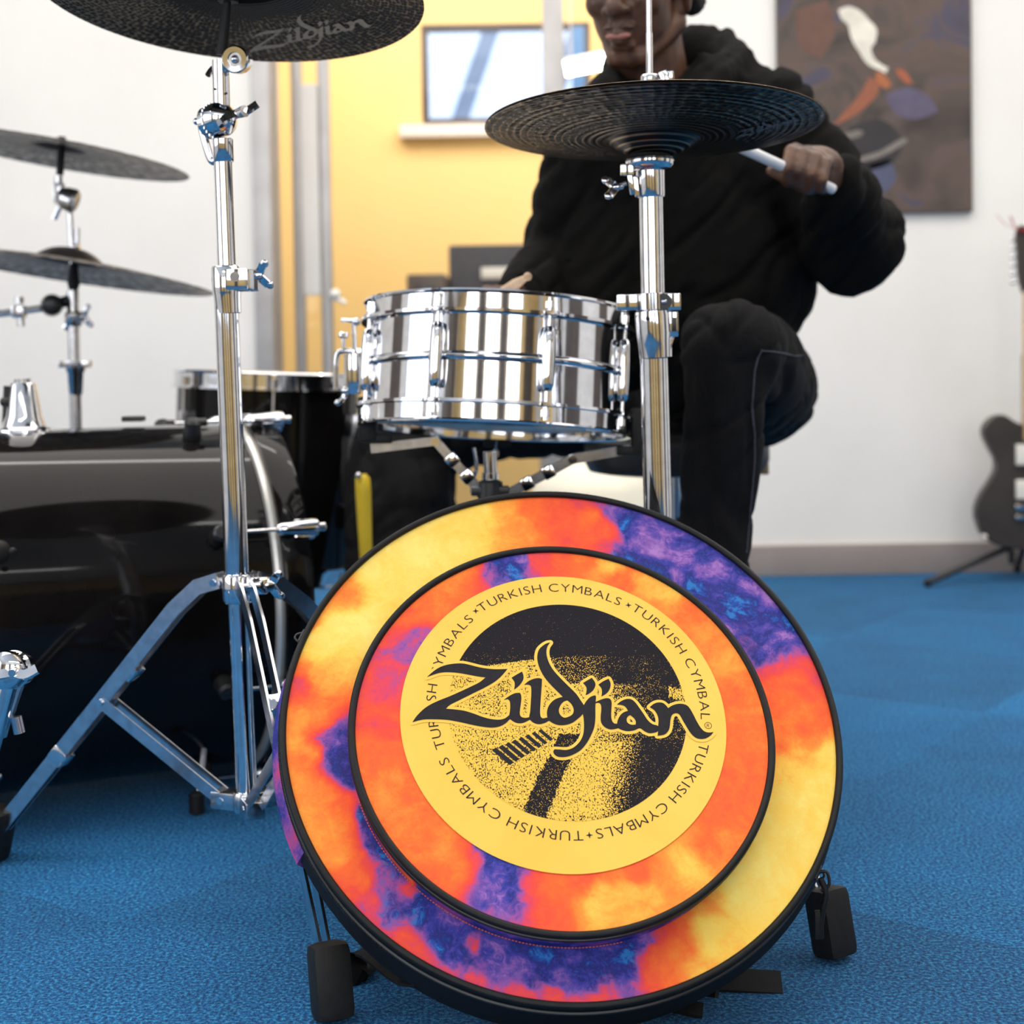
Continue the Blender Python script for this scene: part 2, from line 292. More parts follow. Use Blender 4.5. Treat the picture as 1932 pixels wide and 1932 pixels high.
def lathe(profile, n=96, uv=False, closed_prof=False):
    """profile [(r,z)] about local z"""
    bm = bmesh.new(); rings = []
    uvl = bm.loops.layers.uv.new('UVMap') if uv else None
    vs = [[bm.verts.new((max(r, 1e-4)*cos(2*pi*i/n), max(r, 1e-4)*sin(2*pi*i/n), z)) for i in range(n)] for r, z in profile]
    N = len(vs)
    for i in range(N if closed_prof else N-1):
        i2 = (i+1) % N
        for j in range(n):
            k = (j+1) % n; f = bm.faces.new((vs[i][j], vs[i][k], vs[i2][k], vs[i2][j]))
            if uvl:
                for lp, (u, q) in zip(f.loops, ((j, i), (j+1, i), (j+1, i2), (j, i2))): lp[uvl].uv = (u/n, profile[q][0])
    return bm

ROOTS = {}
def thing(name, loc, label, cat, group=None, M=None):
    o = bpy.data.objects.new(name, None); COL.objects.link(o); o.empty_display_size = .05
    Mx = (M if M is not None else Matrix.Translation(V(loc)))
    o.matrix_world = Mx; ROOTS[o] = Mx.copy()
    o['label'] = label; o['category'] = cat
    if group: o['group'] = group
    return o
def root_m(o):
    if o in ROOTS: return ROOTS[o]
    return root_m(o.parent) if o.parent else Matrix.Identity(4)
NOSPLIT = {'logo_script', 'logo_outline', 'logo_ring_lettering', 'picture_stripes', 'stitching', 'zip', 'pocket_zip', 'logo_print', 'gear_teeth', 'snare_wires', 'strings'}
def islands(bm):
    """loose pieces of a mesh that stand clearly apart from one another"""
    seen = set(); out = []
    for v in bm.verts:
        if v in seen: continue
        st_ = [v]; seen.add(v); isl = []
        while st_:
            q = st_.pop(); isl.append(q)
            for e in q.link_edges:
                w_ = e.other_vert(q)
                if w_ not in seen: seen.add(w_); st_.append(w_)
        out.append(isl)
    if len(out) < 2 or len(out) > 60: return [out]
    bb = [([min(v.co[i] for v in s_) for i in range(3)], [max(v.co[i] for v in s_) for i in range(3)]) for s_ in out]
    grp = list(range(len(out)))
    def root(i):
        while grp[i] != i: i = grp[i]
        return i
    for i in range(len(out)):
        for j in range(i):
            g = math.sqrt(sum(max(0, bb[i][0][k]-bb[j][1][k], bb[j][0][k]-bb[i][1][k])**2 for k in range(3)))
            sz = max(max(b[1][k]-b[0][k] for k in range(3)) for b in (bb[i], bb[j]))
            if g <= max(.018, .45*sz): grp[root(i)] = root(j)
    d = {}
    for i in range(len(out)): d.setdefault(root(i), []).append(out[i])
    return list(d.values())
def obj(name, bm, m, parent=None, local=False, label=None, angle=40, flat=False, recalc=True):
    if parent is not None and name not in NOSPLIT and len(bm.verts) < 6000:
        gs_ = islands(bm)
        if len(gs_) > 1:
            first = None
            for k, g in enumerate(gs_):
                keep = {v for s_ in g for v in s_}; nb = bmesh.new(); mpv = {v: nb.verts.new(v.co) for v in bm.verts if v in keep}
                for f in bm.faces:
                    if f.verts[0] in keep: nb.faces.new([mpv[v] for v in f.verts])
                o = obj(name, nb, m, parent, local, label, angle, flat, recalc) if len(gs_) == 0 else _obj(name, nb, m, parent, local, label, angle, flat, recalc)
                first = first or o
            bm.free(); return first
    return _obj(name, bm, m, parent, local, label, angle, flat, recalc)
def _obj(name, bm, m, parent=None, local=False, label=None, angle=40, flat=False, recalc=True):
    me = bpy.data.meshes.new(name)
    if parent is not None and not local: bm.transform(root_m(parent).inverted())
    if recalc: bmesh.ops.recalc_face_normals(bm, faces=list(bm.faces))
    bm.to_mesh(me); bm.free()
    if not flat:
        me.shade_smooth(); me.set_sharp_from_angle(angle=radians(angle))
    me.materials.append(m)
    o = bpy.data.objects.new(name, me); COL.objects.link(o)
    if parent is not None: o.parent = parent
    if label: o['label'] = label
    return o
def tag(o, label, cat, group=None, kind=None):
    if label: o['label'] = label
    if cat: o['category'] = cat
    if group: o['group'] = group
    if kind: o['kind'] = kind
    return o
def struct(name, bm, m, parent=None, label=None):
    o = obj(name, bm, m, parent); 
    if parent is None: o['kind'] = 'structure'; 
    if label: o['label'] = label
    return o
def dup(root, loc=None, label=None):
    r = root.copy(); COL.objects.link(r)
    if loc is not None: r.location = loc
    if label: r['label'] = label
    for ch in list(root.children):
        c = ch.copy(); COL.objects.link(c); c.parent = r
        for g in list(ch.children):
            d = g.copy(); COL.objects.link(d); d.parent = c
    return r
def B(): return bmesh.new()
def wing(bm, c, axis, updir, L=.016, r=.006):
    """wing nut: hub and two flared wings"""
    a = V(axis).normalized(); u = V(updir); u = (u-a*u.dot(a)).normalized(); s_ = a.cross(u); c = V(c)
    prof(bm, c-a*.002, c+a*.02, [(0, r*.9), (.002, r*1.15), (.010, r), (.014, r*.6)], 16)
    for k in (1, -1):
        bar(bm, c+a*.008+u*k*r*.4, c+a*.016+u*k*L, .010, .0045, s_*1.0 if False else a, .0012)
        sph(bm, c+a*.0175+u*k*(L), .0052, 1, 1, .55, 10, (a, u, s_))

# ------------------------------------------------------------------ the room
YW = 4.25; XL, XR, YF, H = -3.4, 3.3, -2.9, 2.75; YB = 6.2
def slab(name, x0, x1, y0, y1, z0, z1, m, parent=None, bev=0):
    bm = B(); box(bm, ((x0+x1)/2, (y0+y1)/2, (z0+z1)/2), abs(x1-x0)/2, abs(y1-y0)/2, abs(z1-z0)/2, bev=bev); return struct(name, bm, m, parent)
bm = B(); box(bm, (0, (YF+YB)/2, -.05), 3.6, (YB-YF)/2+.2, .05); struct('floor', bm, CARPET)
slab('ceiling', -3.6, 3.6, YF-.1, YB+.2, H, H+.1, CEIL)
XO0 = at(484, 600, YW).x; XO1 = .46
slab('wall_back', XL-.1, XO0, YW, YW+.12, 0, H, WHITEW)
slab('wall_back_right', XO1, XR+.1, YW, YW+.12, 0, H, WHITEW)
slab('wall_back_header', XO0, XO1, YW, YW+.12, 2.35, H, WHITEW)
slab('baseboard_back', XO1, XR, YW-.018, YW, 0, .086, GREYSKIRT, bev=.003)
slab('baseboard_left', XL, XO0, YW-.018, YW, 0, .086, GREYSKIRT, bev=.003)
# side walls; left one has a tall window
def wall_with_holes(name, axis, pos, thick, u0, u1, holes, m):
    """axis 'x': wall in the plane x=pos running along y; 'y': plane y=pos running along x. holes = (u0,u1,z0,z1)"""
    bm = B(); us = sorted({u0, u1}|{h[0] for h in holes}|{h[1] for h in holes})
    for a, b in zip(us, us[1:]):
        hs = [h for h in holes if h[0] <= a+1e-6 and h[1] >= b-1e-6]
        segs = [(0, H)] if not hs else [(0, hs[0][2]), (hs[0][3], H)]
        for z0, z1 in segs:
            c = ((a+b)/2, (z0+z1)/2)
            if axis == 'x': box(bm, (pos, c[0], c[1]), thick/2, (b-a)/2, (z1-z0)/2)
            else: box(bm, (c[0], pos, c[1]), (b-a)/2, thick/2, (z1-z0)/2)
    bmesh.ops.remove_doubles(bm, verts=list(bm.verts), dist=1e-5)
    return struct(name, bm, m)
wall_with_holes('wall_left', 'x', XL-.06, .12, YF, YW, [(-1.1, 1.7, .7, 2.4)], WHITEW)
wall_with_holes('wall_right', 'x', XR+.06, .12, YF, YW, [], WHITEW)
slab('unseen_panel_3', XR-.02, XR, -2.2, -.9, 0, H, YELLOW); slab('unseen_panel_4', XR-.03, XR, .2, 1.1, 0, 2.1, DARKFR)  # unseen yellow and dark panels, added for the chrome to reflect
wall_with_holes('wall_front', 'y', YF-.06, .12, XL, XR, [(x_-.5, x_+.5, .8, 2.6) for x_ in (-2.0, -.35, 1.3)], YELLOW)  # unseen wall, painted yellow to colour the chrome reflections
for k_, x_ in enumerate((-1.17, .47)): slab('unseen_panel_%d' % (5+k_), x_-.22, x_+.22, YF, YF+.03, 0, H, DARKFR)  # unseen dark piers added to put dark streaks in the chrome
slab('unseen_door_2', 2.2, 3.0, YF, YF+.04, 0, 2.05, DARKFR)  # unseen dark door, added only for its reflection
slab('unseen_panel_7', -3.4, -3.37, 2.1, 2.9, 0, 2.2, DARKFR)  # unseen dark panel on the left wall, added for reflections
slab('unseen_panel_8', -3.4, -3.37, -2.7, -1.5, 0, 2.5, DARKFR); slab('unseen_panel_9', XR-.03, XR, 2.2, 2.8, 0, 2.3, DARKFR)  # more unseen dark panels that darken the reflections
def window(name, axis, pos, u0, u1, z0, z1, nu, fm, d=.05, wd=.05):
    bm = B()
    def bx(a, b, c, e):
        if axis == 'x': box(bm, (pos, (a+b)/2, (c+e)/2), d/2, (b-a)/2, (e-c)/2, bev=.003)
        else: box(bm, ((a+b)/2, pos, (c+e)/2), (b-a)/2, d/2, (e-c)/2, bev=.003)
    bx(u0, u1, z0, z0+wd); bx(u0, u1, z1-wd, z1); bx(u0, u0+wd, z0+wd, z1-wd); bx(u1-wd, u1, z0+wd, z1-wd)
    for k in range(1, nu): c = u0+(u1-u0)*k/nu; bx(c-wd/2, c+wd/2, z0+wd, z1-wd)
    w_ = struct(name, bm, fm)
    bm = B(); 
    if axis == 'x': box(bm, (pos, (u0+u1)/2, (z0+z1)/2), .003, (u1-u0)/2-wd*.6, (z1-z0)/2-wd*.6)
    else: box(bm, ((u0+u1)/2, pos, (z0+z1)/2), (u1-u0)/2-wd*.6, .003, (z1-z0)/2-wd*.6)
    obj('window_pane', bm, GLASS, w_)
    return w_
window('window_2', 'x', XL-.06, -1.1, 1.7, .7, 2.4, 3, ALU)
for k_, x_ in enumerate((-2.0, -.35, 1.3)): window('window_%d' % (3+k_), 'y', YF-.06, x_-.5, x_+.5, .8, 2.6, 1, ALU)
# rear room behind the opening, yellow wall with a small window
P0 = at(797, 237, YB-.05); P1 = at(1113, 38, YB-.05)
wx0, wx1, wz0, wz1 = P0.x, P1.x, P0.z, at(797, 46, YB-.05).z
bm = B()
for x0, x1, z0, z1 in ((-2.6, wx0, 0, H), (wx1, 2.8, 0, H), (wx0, wx1, 0, wz0), (wx0, wx1, wz1, H)):
    box(bm, ((x0+x1)/2, YB, (z0+z1)/2), (x1-x0)/2, .05, (z1-z0)/2)
struct('wall_rear', bm, YELLOW)
slab('wall_rear_left', -2.7, -2.6, YW+.12, YB, 0, H, YELLOW)
slab('wall_rear_right', 2.8, 2.9, YW+.12, YB, 0, H, WHITEW)
wn_ = window('window_1', 'y', YB-.03, wx0, wx1, wz0, wz1, 1, DARKFR, .05, .028)
bm = B(); box(bm, (wx1-.05, YB-.03, (wz0+wz1)/2), .026, .03, (wz1-wz0)/2-.02, bev=.003); obj('window_frame', bm, BLUEFR, wn_, label='blue window jamb')
bm = B(); box(bm, ((wx0+wx1)/2, YB-.085, wz0-.03), (wx1-wx0)/2+.09, .035, .025, bev=.004); obj('window_sill', bm, SILL, wn_)
# building outside the rear window: pale sloping roof beams
bm = B()
for k in range(5): box(bm, (-.9+k*.55, 9.5, 2.0), .05, .05, 1.6, (V((cos(-.35), 0, sin(-.35))), V((0, 1, 0)), V((-sin(-.35), 0, cos(-.35)))))
PALEB = mat('pale_blue_beam', (.30, .36, .48), .6); noisy(PALEB, 5, (.28, .34, .45, 1), (.33, .39, .5, 1))
tag(obj('roof_beams', bm, PALEB), 'pale blue sloping beams outside the small rear window', 'beams')
bm = B()
for k in range(9): box(bm, (-.1+k*.13, 9.2, 1.25), .02, .02, .35)
box(bm, (.5, 9.2, 1.62), .75, .03, .03); box(bm, (-.5, 9.4, .95), .9, .03, .22)
tag(obj('outdoor_railing', bm, PALEB), 'pale blue railing outside the small rear window', 'railing')
# aluminium screen in the opening: wide frame post, glazed door leaf edge-on at left, slim mullion at right
def post(name, px0, px1, Y, m, z1=2.35, d=.03, lab=None):
    x0 = at(px0, 500, Y).x; x1 = at(px1, 500, Y).x; return slab(name, x0, x1, Y-d, Y+d, 0, z1, m, None, .004)
post('unseen_panel_1', 484, 519, YW+.03, ALU, d=.05)
post('unseen_panel_2', 1030, 1069, YW+.05, ALU, d=.03)
dl = post('door_1', 606, 627, YW+.24, ALU, d=.02)
for a_, b_ in ((519, 530), (556, 575)):
    x0 = at(a_, 500, YW+.24).x; x1 = at(b_, 500, YW+.24).x
    bm = B(); box(bm, ((x0+x1)/2, YW+.24, 1.17), (x1-x0)/2, .02, 1.17, bev=.004); obj('door_stile', bm, ALU, dl)
x0 = at(575, 500, YW+.24).x; x1 = at(606, 500, YW+.24).x
bm = B(); box(bm, ((x0+x1)/2, YW+.24, 1.17), (x1-x0)/2, .003, 1.17); obj('door_glass', bm, GLASS, dl)
# white pull handle/panel seen through the leaf
xw0 = at(581, 500, YW+.30).x; xw1 = at(612, 500, YW+.30).x; zz0 = at(590, 560, YW+.3).z; zz1 = at(590, 170, YW+.3).z
bm = B(); box(bm, ((xw0+xw1)/2, YW+.205, (zz0+zz1)/2), (xw1-xw0)/2, .012, (zz1-zz0)/2, bev=.006); obj('door_panel', bm, WHITEW, dl, label='white vertical door panel')
# glowing tube added in the rear room for a light reflected in glass
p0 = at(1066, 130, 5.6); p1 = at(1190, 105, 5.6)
t = thing('reflection_tube', (p0+p1)/2, 'bright white tube in the rear room, added for a lamp reflected in the glass', 'lamp')
bm = B(); cyl(bm, p0, p1, .028, n=20); obj('glow_tube', bm, TUBE, t)
bm = B(); cyl(bm, p0-(p1-p0).normalized()*.03, p0, .03, n=20); cyl(bm, p1, p1+(p1-p0).normalized()*.03, .03, n=20); bar(bm, p0+V((0, .05, .02)), p1+V((0, .05, .02)), .05, .03, (0, 0, 1)); obj('tube_housing', bm, ALU, t)
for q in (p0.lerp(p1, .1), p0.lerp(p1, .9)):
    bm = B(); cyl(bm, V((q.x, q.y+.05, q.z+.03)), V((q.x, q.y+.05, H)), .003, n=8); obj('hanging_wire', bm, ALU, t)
# ceiling light fixtures
def ceiling_light(x, y, lx, ly, label):
    t = thing('ceiling_light', (x, y, H), label, 'ceiling light', 'linear ceiling lights')
    bm = B(); box(bm, (x, y, H-.035), lx/2+.02, ly/2+.02, .03, bev=.004); obj('housing', bm, ALU, t)
    bm = B(); box(bm, (x, y, H-.07), lx/2, ly/2, .008, bev=.003); obj('diffuser', bm, TUBE, t)
for x, y, lx, ly, lb in ((-1.2, .9, 2.6, .07, 'long linear ceiling light over the bass drum'), (1.5, .9, 2.0, .07, 'linear ceiling light front right of the room'), (-1.2, 3.0, 2.4, .07, 'linear ceiling light near the back left wall'), (1.5, 3.0, 2.0, .07, 'linear ceiling light near the poster wall'), (.2, -1.3, 3.0, .07, 'linear ceiling light nearest the front windows')):
    ceiling_light(x, y, lx, ly, lb)

# ------------------------------------------------------------------ tie-dye cymbal bag leaning back against the hi-hat stand
lean, yaw = radians(41.1), radians(6.3)
bn = V((cos(lean)*sin(yaw), -cos(lean)*cos(yaw), sin(lean))); ba = V((0, 0, 1)).cross(bn).normalized(); bb = bn.cross(ba)
BC = V((.0472, 1.5203, .2652)); BR = .2858
BM = Matrix(((ba.x, bb.x, bn.x, BC.x), (ba.y, bb.y, bn.y, BC.y), (ba.z, bb.z, bn.z, BC.z), (0, 0, 0, 1)))
bag = thing('cymbal_bag', BC, 'round tie-dye orange, yellow and purple cymbal bag with yellow logo disc, leaning in front', 'bag', M=BM)
BMI = BM.inverted()
def onbag(px, py, z):
    o = BMI @ CP; p = BMI @ at(px, py, 1.0); d = p-o; t = (z-o.z)/d.z; return o+d*t
DY_O = [(1000,950,.42),(1060,955,.5),(1090,945,.6),(1120,975,.45),(1150,1000,.55),(1100,1000,.5),(960,960,.30),(900,975,.1),(850,990,.08),(800,1030,.05),(740,1040,.08),(700,1080,.06),(650,1110,.35),(620,1130,.3),(640,1180,.03),(680,1170,.03),(620,1200,.05),(590,1170,.4),(600,1230,.12),(570,1260,.4),(560,1300,.58),(600,1280,.28),(640,1260,.2),(560,1350,.35),(600,1340,.4),(545,1400,.3),(580,1420,.35),(570,1480,.33),(600,1500,.38),(580,1540,.3),(620,1560,.3),(600,1600,.35),(650,1620,.35),(640,1540,.4),(655,1500,.5),(650,1650,.45),(690,1670,.42),(690,1630,.55),(610,1400,.72),(640,1390,.78),(655,1430,.9),(668,1470,.8),(620,1425,.8),(690,1480,.85),(700,1530,.85),(720,1560,.88),(740,1610,.85),(760,1640,.8),(720,1650,.75),(705,1600,.78),(720,1680,.75),(780,1690,.85),(763,1672,.58),(800,1720,.8),(850,1730,.85),(740,1730,.78),(700,1710,.6),(760,1760,.57),(790,1800,.6),(830,1760,.8),(893,1782,.57),(900,1740,.85),(950,1760,.85),(870,1830,.7),(920,1850,.6),(960,1810,.85),(1000,1760,.9),(1050,1780,.9),(1100,1770,.95),(1140,1760,.9),(1000,1850,.75),(1040,1872,.57),(1100,1890,.57),(980,1880,.57),(1100,1830,.85),(1160,1800,.88),(1200,1740,.85),(1180,1840,.85),(1215,1780,.8),(1235,1740,.6),(1240,1800,.5),(1230,1850,.5),(1195,1872,.7),(1280,1730,.42),(1260,1850,.42),(1290,1800,.4),(1330,1750,.1),(1350,1790,.1),(1330,1700,.3),(1400,1700,.05),(1450,1650,.05),(1500,1600,.05),(1480,1720,.1),(1400,1790,.12),(1330,1830,.2),(1540,1550,.1),(1550,1480,.1),(1500,1500,.08),(1420,1600,.1),(1440,1560,.1),(1560,1420,.12),(1480,1450,.15),(1500,1420,.25),(1540,1400,.35),(1470,1400,.38),(1530,1360,.42),(1480,1330,.42),(1550,1340,.45),(1470,1290,.45),(1520,1300,.5),(1460,1260,.6),(1530,1265,.6),(1510,1235,.75),(1450,1230,.78),(1130,950,.7),(1150,970,.75),(1180,1000,.85),(1220,1000,.85),(1260,990,.85),(1200,1040,.8),(1250,1030,.8),(1300,1030,.9),(1340,1030,.95),(1350,1070,.9),(1380,1080,.95),(1420,1110,.9),(1400,1140,.85),(1440,1160,.85),(1480,1180,.85),(1450,1200,.8),(1490,1215,.8),(1170,970,.8),(850,1790,.8),(840,1842,.62),(900,1825,.8),(940,1835,.76),(760,1722,.8),(820,1742,.85),(870,1762,.85),(875,1805,.8),(1040,1830,.85),(1080,1850,.8),(1130,1858,.8),(1150,1882,.65),(930,1785,.85),(1010,1815,.85),(720,1770,.6),(735,1700,.8),(1250,1060,.8),(1310,1090,.85),(1130,1885,.6)]
DY_P = [(940,1060,.85),(970,1050,.9),(920,1080,.7),(1010,1050,.58),(1060,1050,.5),(1110,1050,.42),(1150,1065,.15),(1170,1090,.45),(1200,1070,.4),(1220,1100,.2),(1260,1120,.15),(1240,1150,.35),(1300,1150,.4),(1330,1180,.35),(1350,1220,.4),(1380,1260,.35),(1400,1330,.42),(1420,1350,.42),(1400,1420,.42),(1400,1500,.45),(1370,1550,.45),(1390,1580,.4),(1330,1600,.42),(1300,1630,.2),(1250,1650,.35),(1200,1640,.5),(1150,1660,.4),(1180,1690,.2),(1140,1695,.2),(1220,1690,.25),(1100,1650,.5),(1060,1670,.45),(1040,1690,.5),(1010,1650,.6),(990,1640,.72),(960,1660,.85),(930,1640,.85),(920,1600,.85),(900,1620,.6),(880,1590,.45),(850,1580,.4),(860,1620,.38),(820,1550,.4),(800,1500,.42),(770,1460,.45),(740,1480,.35),(740,1420,.45),(720,1440,.42),(740,1380,.56),(715,1350,.56),(700,1300,.6),(760,1290,.6),(720,1260,.62),(772,1225,.7),(780,1200,.68),(740,1200,.58),(760,1160,.48),(800,1130,.42),(850,1100,.4),(890,1080,.45)]
def dye_attr(o, pts, z, world=False):
    """dye value per vertex, from sample points lying on the cloth"""
    me = o.data; at_ = me.attributes.new('dye', 'FLOAT', 'POINT')
    cp = [(onbag(x, y, z), t) for x, y, t in pts]; vals = []
    for v in me.vertices:
        x, y = v.co.x, v.co.y
        wx = x+.010*noise.noise(V((x*26, y*26, 3))); wy = y+.010*noise.noise(V((x*26, y*26, 9)))
        s = q = 0
        for c, t in cp:
            d = (c.x-wx)**2+(c.y-wy)**2; ww = 1/(d+4e-5)**2.3; s += ww*t; q += ww
        vals.append(s/q)
    at_.data.foreach_set('value', vals)
def disc(r, z, nr, na, dome=0.0, r0=0.0, cx=0, cy=0, wob=0.0):
    bm = B(); vs = []
    for i in range(nr+1):
        rr_ = r0+(r-r0)*i/nr; row = []
        for j in range(na):
            a_ = 2*pi*j/na; q = rr_*(1+wob*sin(3*a_+1)*(rr_/r)); row.append(bm.verts.new((cx+q*cos(a_), cy+q*sin(a_), z+dome*(1-(rr_/r)**2))))
        vs.append(row)
    for i in range(nr):
        for j in range(na): bm.faces.new((vs[i][j], vs[i+1][j], vs[i+1][(j+1) % na], vs[i][(j+1) % na]))
    if r0 == 0: bmesh.ops.remove_doubles(bm, verts=vs[0], dist=1e-4)
    return bm
fp = obj('front_panel', disc(BR-.003, -.001, 44, 200, .004), DYE, bag, local=True); dye_attr(fp, DY_O, 0)
bm = disc(BR-.004, -.069, 12, 96, -.004); obj('back_panel', bm, BNYLON, bag, local=True)
def ring(bm, R, r, z, n=160, m_=10, rz=None):
    tube(bm, [(R*cos(2*pi*i/n), R*sin(2*pi*i/n), z) for i in range(n)], r, m_, closed=True)
bm = B(); ring(bm, BR-.0012, .0037, .0005); obj('piping', bm, BPIPE, bag, local=True, label='black piping around the face')
def band(R0, z0, z1, a0, a1, n=120, bul=.002, th=.0015):
    """curved side band between two angles (degrees)"""
    bm = B(); full = a1-a0 >= 360; N = n if full else n+1
    sec = [(R0, z0), (R0+bul, (z0+z1)/2), (R0, z1), (R0-th, z1), (R0-th, z0)]
    rings = []
    for i in range(N):
        a_ = radians(a0+(a1-a0)*i/n); rings.append([V((r_*cos(a_), r_*sin(a_), z_)) for r_, z_ in sec])
    vs = [[bm.verts.new(p) for p in q] for q in rings]
    for i in range(N if full else N-1):
        for j in range(5):
            bm.faces.new((vs[i][j], vs[i][(j+1) % 5], vs[(i+1) % N][(j+1) % 5], vs[(i+1) % N][j]))
    if not full: bm.faces.new(vs[0]); bm.faces.new(vs[-1][::-1])
    return bm
obj('gusset', band(BR-.002, -.003, -.012, 0, 360, 180, .0005), BNYLON, bag, local=True, label='black zip tape')
g = obj('side_gusset', band(BR-.001, -.012, -.071, 164, 204, 60, .012), DYE, bag, local=True, label='purple and red tie-dye side gusset')
at_ = g.data.attributes.new('dye', 'FLOAT', 'POINT'); at_.data.foreach_set('value', [.74+.34*noise.noise(V((v.co.x*14, v.co.y*14, 2))) for v in g.data.vertices])
obj('bottom_gusset', band(BR-.0005, -.006, -.073, 204, 524, 120, .007), BNYLON, bag, local=True, label='black side band')
# zip with teeth
bm = B(); ring(bm, BR+.0010, .0024, -.0128, 160, 8)
for i in range(420):
    a_ = radians(60+170*i/420); c = V(((BR+.0030)*cos(a_), (BR+.0030)*sin(a_), -.0128)); box(bm, c, .0009, .0006, .0017, (V((cos(a_), sin(a_), 0)), V((-sin(a_), cos(a_), 0)), V((0, 0, 1))))
obj('zip', bm, BLACKPL, bag, local=True)
bm = B()
for i in range(70):
    a_ = radians(98+38*i/70); a2 = a_+radians(.32); 
    tube(bm, [((BR+.0050)*cos(q), (BR+.0050)*sin(q), -.024) for q in (a_, (a_+a2)/2, a2)], .0006, 5)
obj('stitching', bm, ORTHREAD, bag, local=True, label='orange stitching')
def zip_slider(px, py, R_, zc, pull, par):
    q = onbag(px, py, zc); a_ = math.atan2(q.y, q.x); er = V((cos(a_), sin(a_), 0)); et = V((-sin(a_), cos(a_), 0)); c = er*(R_+.003)+V((0, 0, zc))
    bm = B(); box(bm, c, .0032, .008, .0055, (er, et, V((0, 0, 1))), .0012); tube(bm, smooth_path([c+er*.003-et*.006, c+er*.008-et*.002, c+er*.008+et*.003, c+er*.003+et*.006]), .0012, 8)
    z_ = obj('zip_slider', bm, BLACKPL, par, local=True)
    return c
zip_slider(545, 1195, BR, -.0128, None, bag)
c = zip_slider(1553, 1655, BR-.002, -.0128, None, bag)
bm = B(); w0 = BM @ c; e = [w0+V((.004, -.004, -.004)), w0+V((.009, -.006, -.018)), w0+V((.006, -.006, -.034)), w0+V((.002, -.004, -.062))]
tube(bm, smooth_path([w0+V((0, -.002, 0)), w0+V((.01, -.004, .002)), w0+V((.012, -.006, -.01)), w0+V((.004, -.006, -.016))]), .0016, 8)
tube(bm, smooth_path(e), .003, 10, rr=None); box(bm, e[-1]+V((0, 0, .012)), .0045, .0035, .014, bev=.002)
obj('zip_pull', bm, RUBBER, bag)
# pocket on the front
PR = .2105; PC = onbag(1062, 1369, .034); PZ = .034
pk = obj('front_pocket', disc(PR-.003, PZ, 40, 180, .0012, cx=PC.x, cy=PC.y), DYE, bag, local=True); dye_attr(pk, DY_P, PZ)
def shift(bm): bmesh.ops.translate(bm, verts=list(bm.verts), vec=(PC.x, PC.y, 0)); return bm
g = obj('pocket_gusset', shift(band(PR-.002, PZ-.002, .001, 0, 360, 180, .0015)), DYE, bag, local=True)
at_ = g.data.attributes.new('dye', 'FLOAT', 'POINT'); at_.data.foreach_set('value', [min(1, max(.3, .80+.5*noise.noise(V((v.co.x*8+4, v.co.y*8, 5))) - (.5 if (v.co.x < -.06 and v.co.y < -.03 and v.co.y > -.165) else 0))) for v in g.data.vertices])
bm = B(); ring(bm, PR-.001, .0038, PZ+.0005); obj('piping', shift(bm), BPIPE, bag, local=True, label='black piping around the pocket')
bm = B(); ring(bm, PR, .0026, PZ-.0075, 160, 8)
for i in range(200):
    a_ = radians(178+62*i/200); c = V(((PR+.002)*cos(a_), (PR+.002)*sin(a_), PZ-.0075)); box(bm, c, .0008, .0006, .0014, (V((cos(a_), sin(a_), 0)), V((-sin(a_), cos(a_), 0)), V((0, 0, 1))))
obj('pocket_zip', shift(bm), BLACKPL, bag, local=True)
bm = B()
for i in range(95):
    a_ = radians(196+84*i/95); a2 = a_+radians(.5)
    tube(bm, [((PR+.0012)*cos(q), (PR+.0012)*sin(q), .009) for q in (a_, (a_+a2)/2, a2)], .0006, 5)
obj('stitching', shift(bm), ORTHREAD, bag, local=True, label='orange stitching on the pocket side')
# logo disc print
LZ = PZ+.0016
def on(px, py, z): return onbag(px, py, z)
yc = on(1064, 1349, LZ); YR = .1636
lg = obj('logo_disc', disc(YR, LZ, 24, 180, cx=yc.x, cy=yc.y), PRINTY, bag, local=True, label='yellow logo disc')
dc = on(1071, 1335, LZ); DR = YR*(450/612.)
def inpoly(x, y, P):
    r = False; j = len(P)-1
    for i in range(len(P)):
        if (P[i][1] > y) != (P[j][1] > y) and x < (P[j][0]-P[i][0])*(y-P[i][1])/(P[j][1]-P[i][1])+P[i][0]: r = not r
        j = i
    return r
dk = obj('logo_picture', disc(DR, LZ+.0002, 110, 260, cx=dc.x, cy=dc.y), STIP, lg, local=True, label='dark stippled picture of a cymbal')
LIGHT = [(840,1335),(880,1295),(930,1272),(1000,1250),(1060,1240),(1130,1237),(1200,1243),(1250,1255),(1300,1300),(1300,1345),(1250,1320),(1200,1305),(1160,1290),(1130,1300),(1120,1330),(1170,1400),(1200,1450),(1180,1490),(1160,1530),(1100,1560),(900,1560),(800,1450),(800,1380)]
GROOVE = [(1055,1385),(1095,1385),(1088,1415),(1068,1450),(1035,1530),(1022,1560),(980,1560),(1002,1490),(1035,1430)]
DARKL = [(915,1340),(960,1335),(955,1352),(935,1350)]
_bmi = BM
def tone(px, py):
    if py < 1236: return .05
    # arc of the cymbal edge
    edge = 1237+.00042*(px-1135)**2*(1.0 if px < 1135 else 1.6)
    if py < edge: return .07+.05*(py > 1180)
    if inpoly(px, py, GROOVE): return .22
    x_ = (px-1100)/200; 
    b = .62-.42*max(0, min(1, (px-1120)/110))
    if py > 1400: b = .68-.55*max(0, min(1, (px-1140-.25*(1500-py))/60))
    if py < 1290 and px > 1040: b = .34-.2*max(0, min(1, (px-1110)/60))
    if px > 1150 and py > 1296+.3*(px-1270) and py < 1318+.3*(px-1270) and px > 1262: b = .6
    if px < 1040: b = .66+.06*noise.noise(V((px*.02, py*.02, 0)))
    return b+.10*noise.noise(V((px*.03, py*.03, 4)))
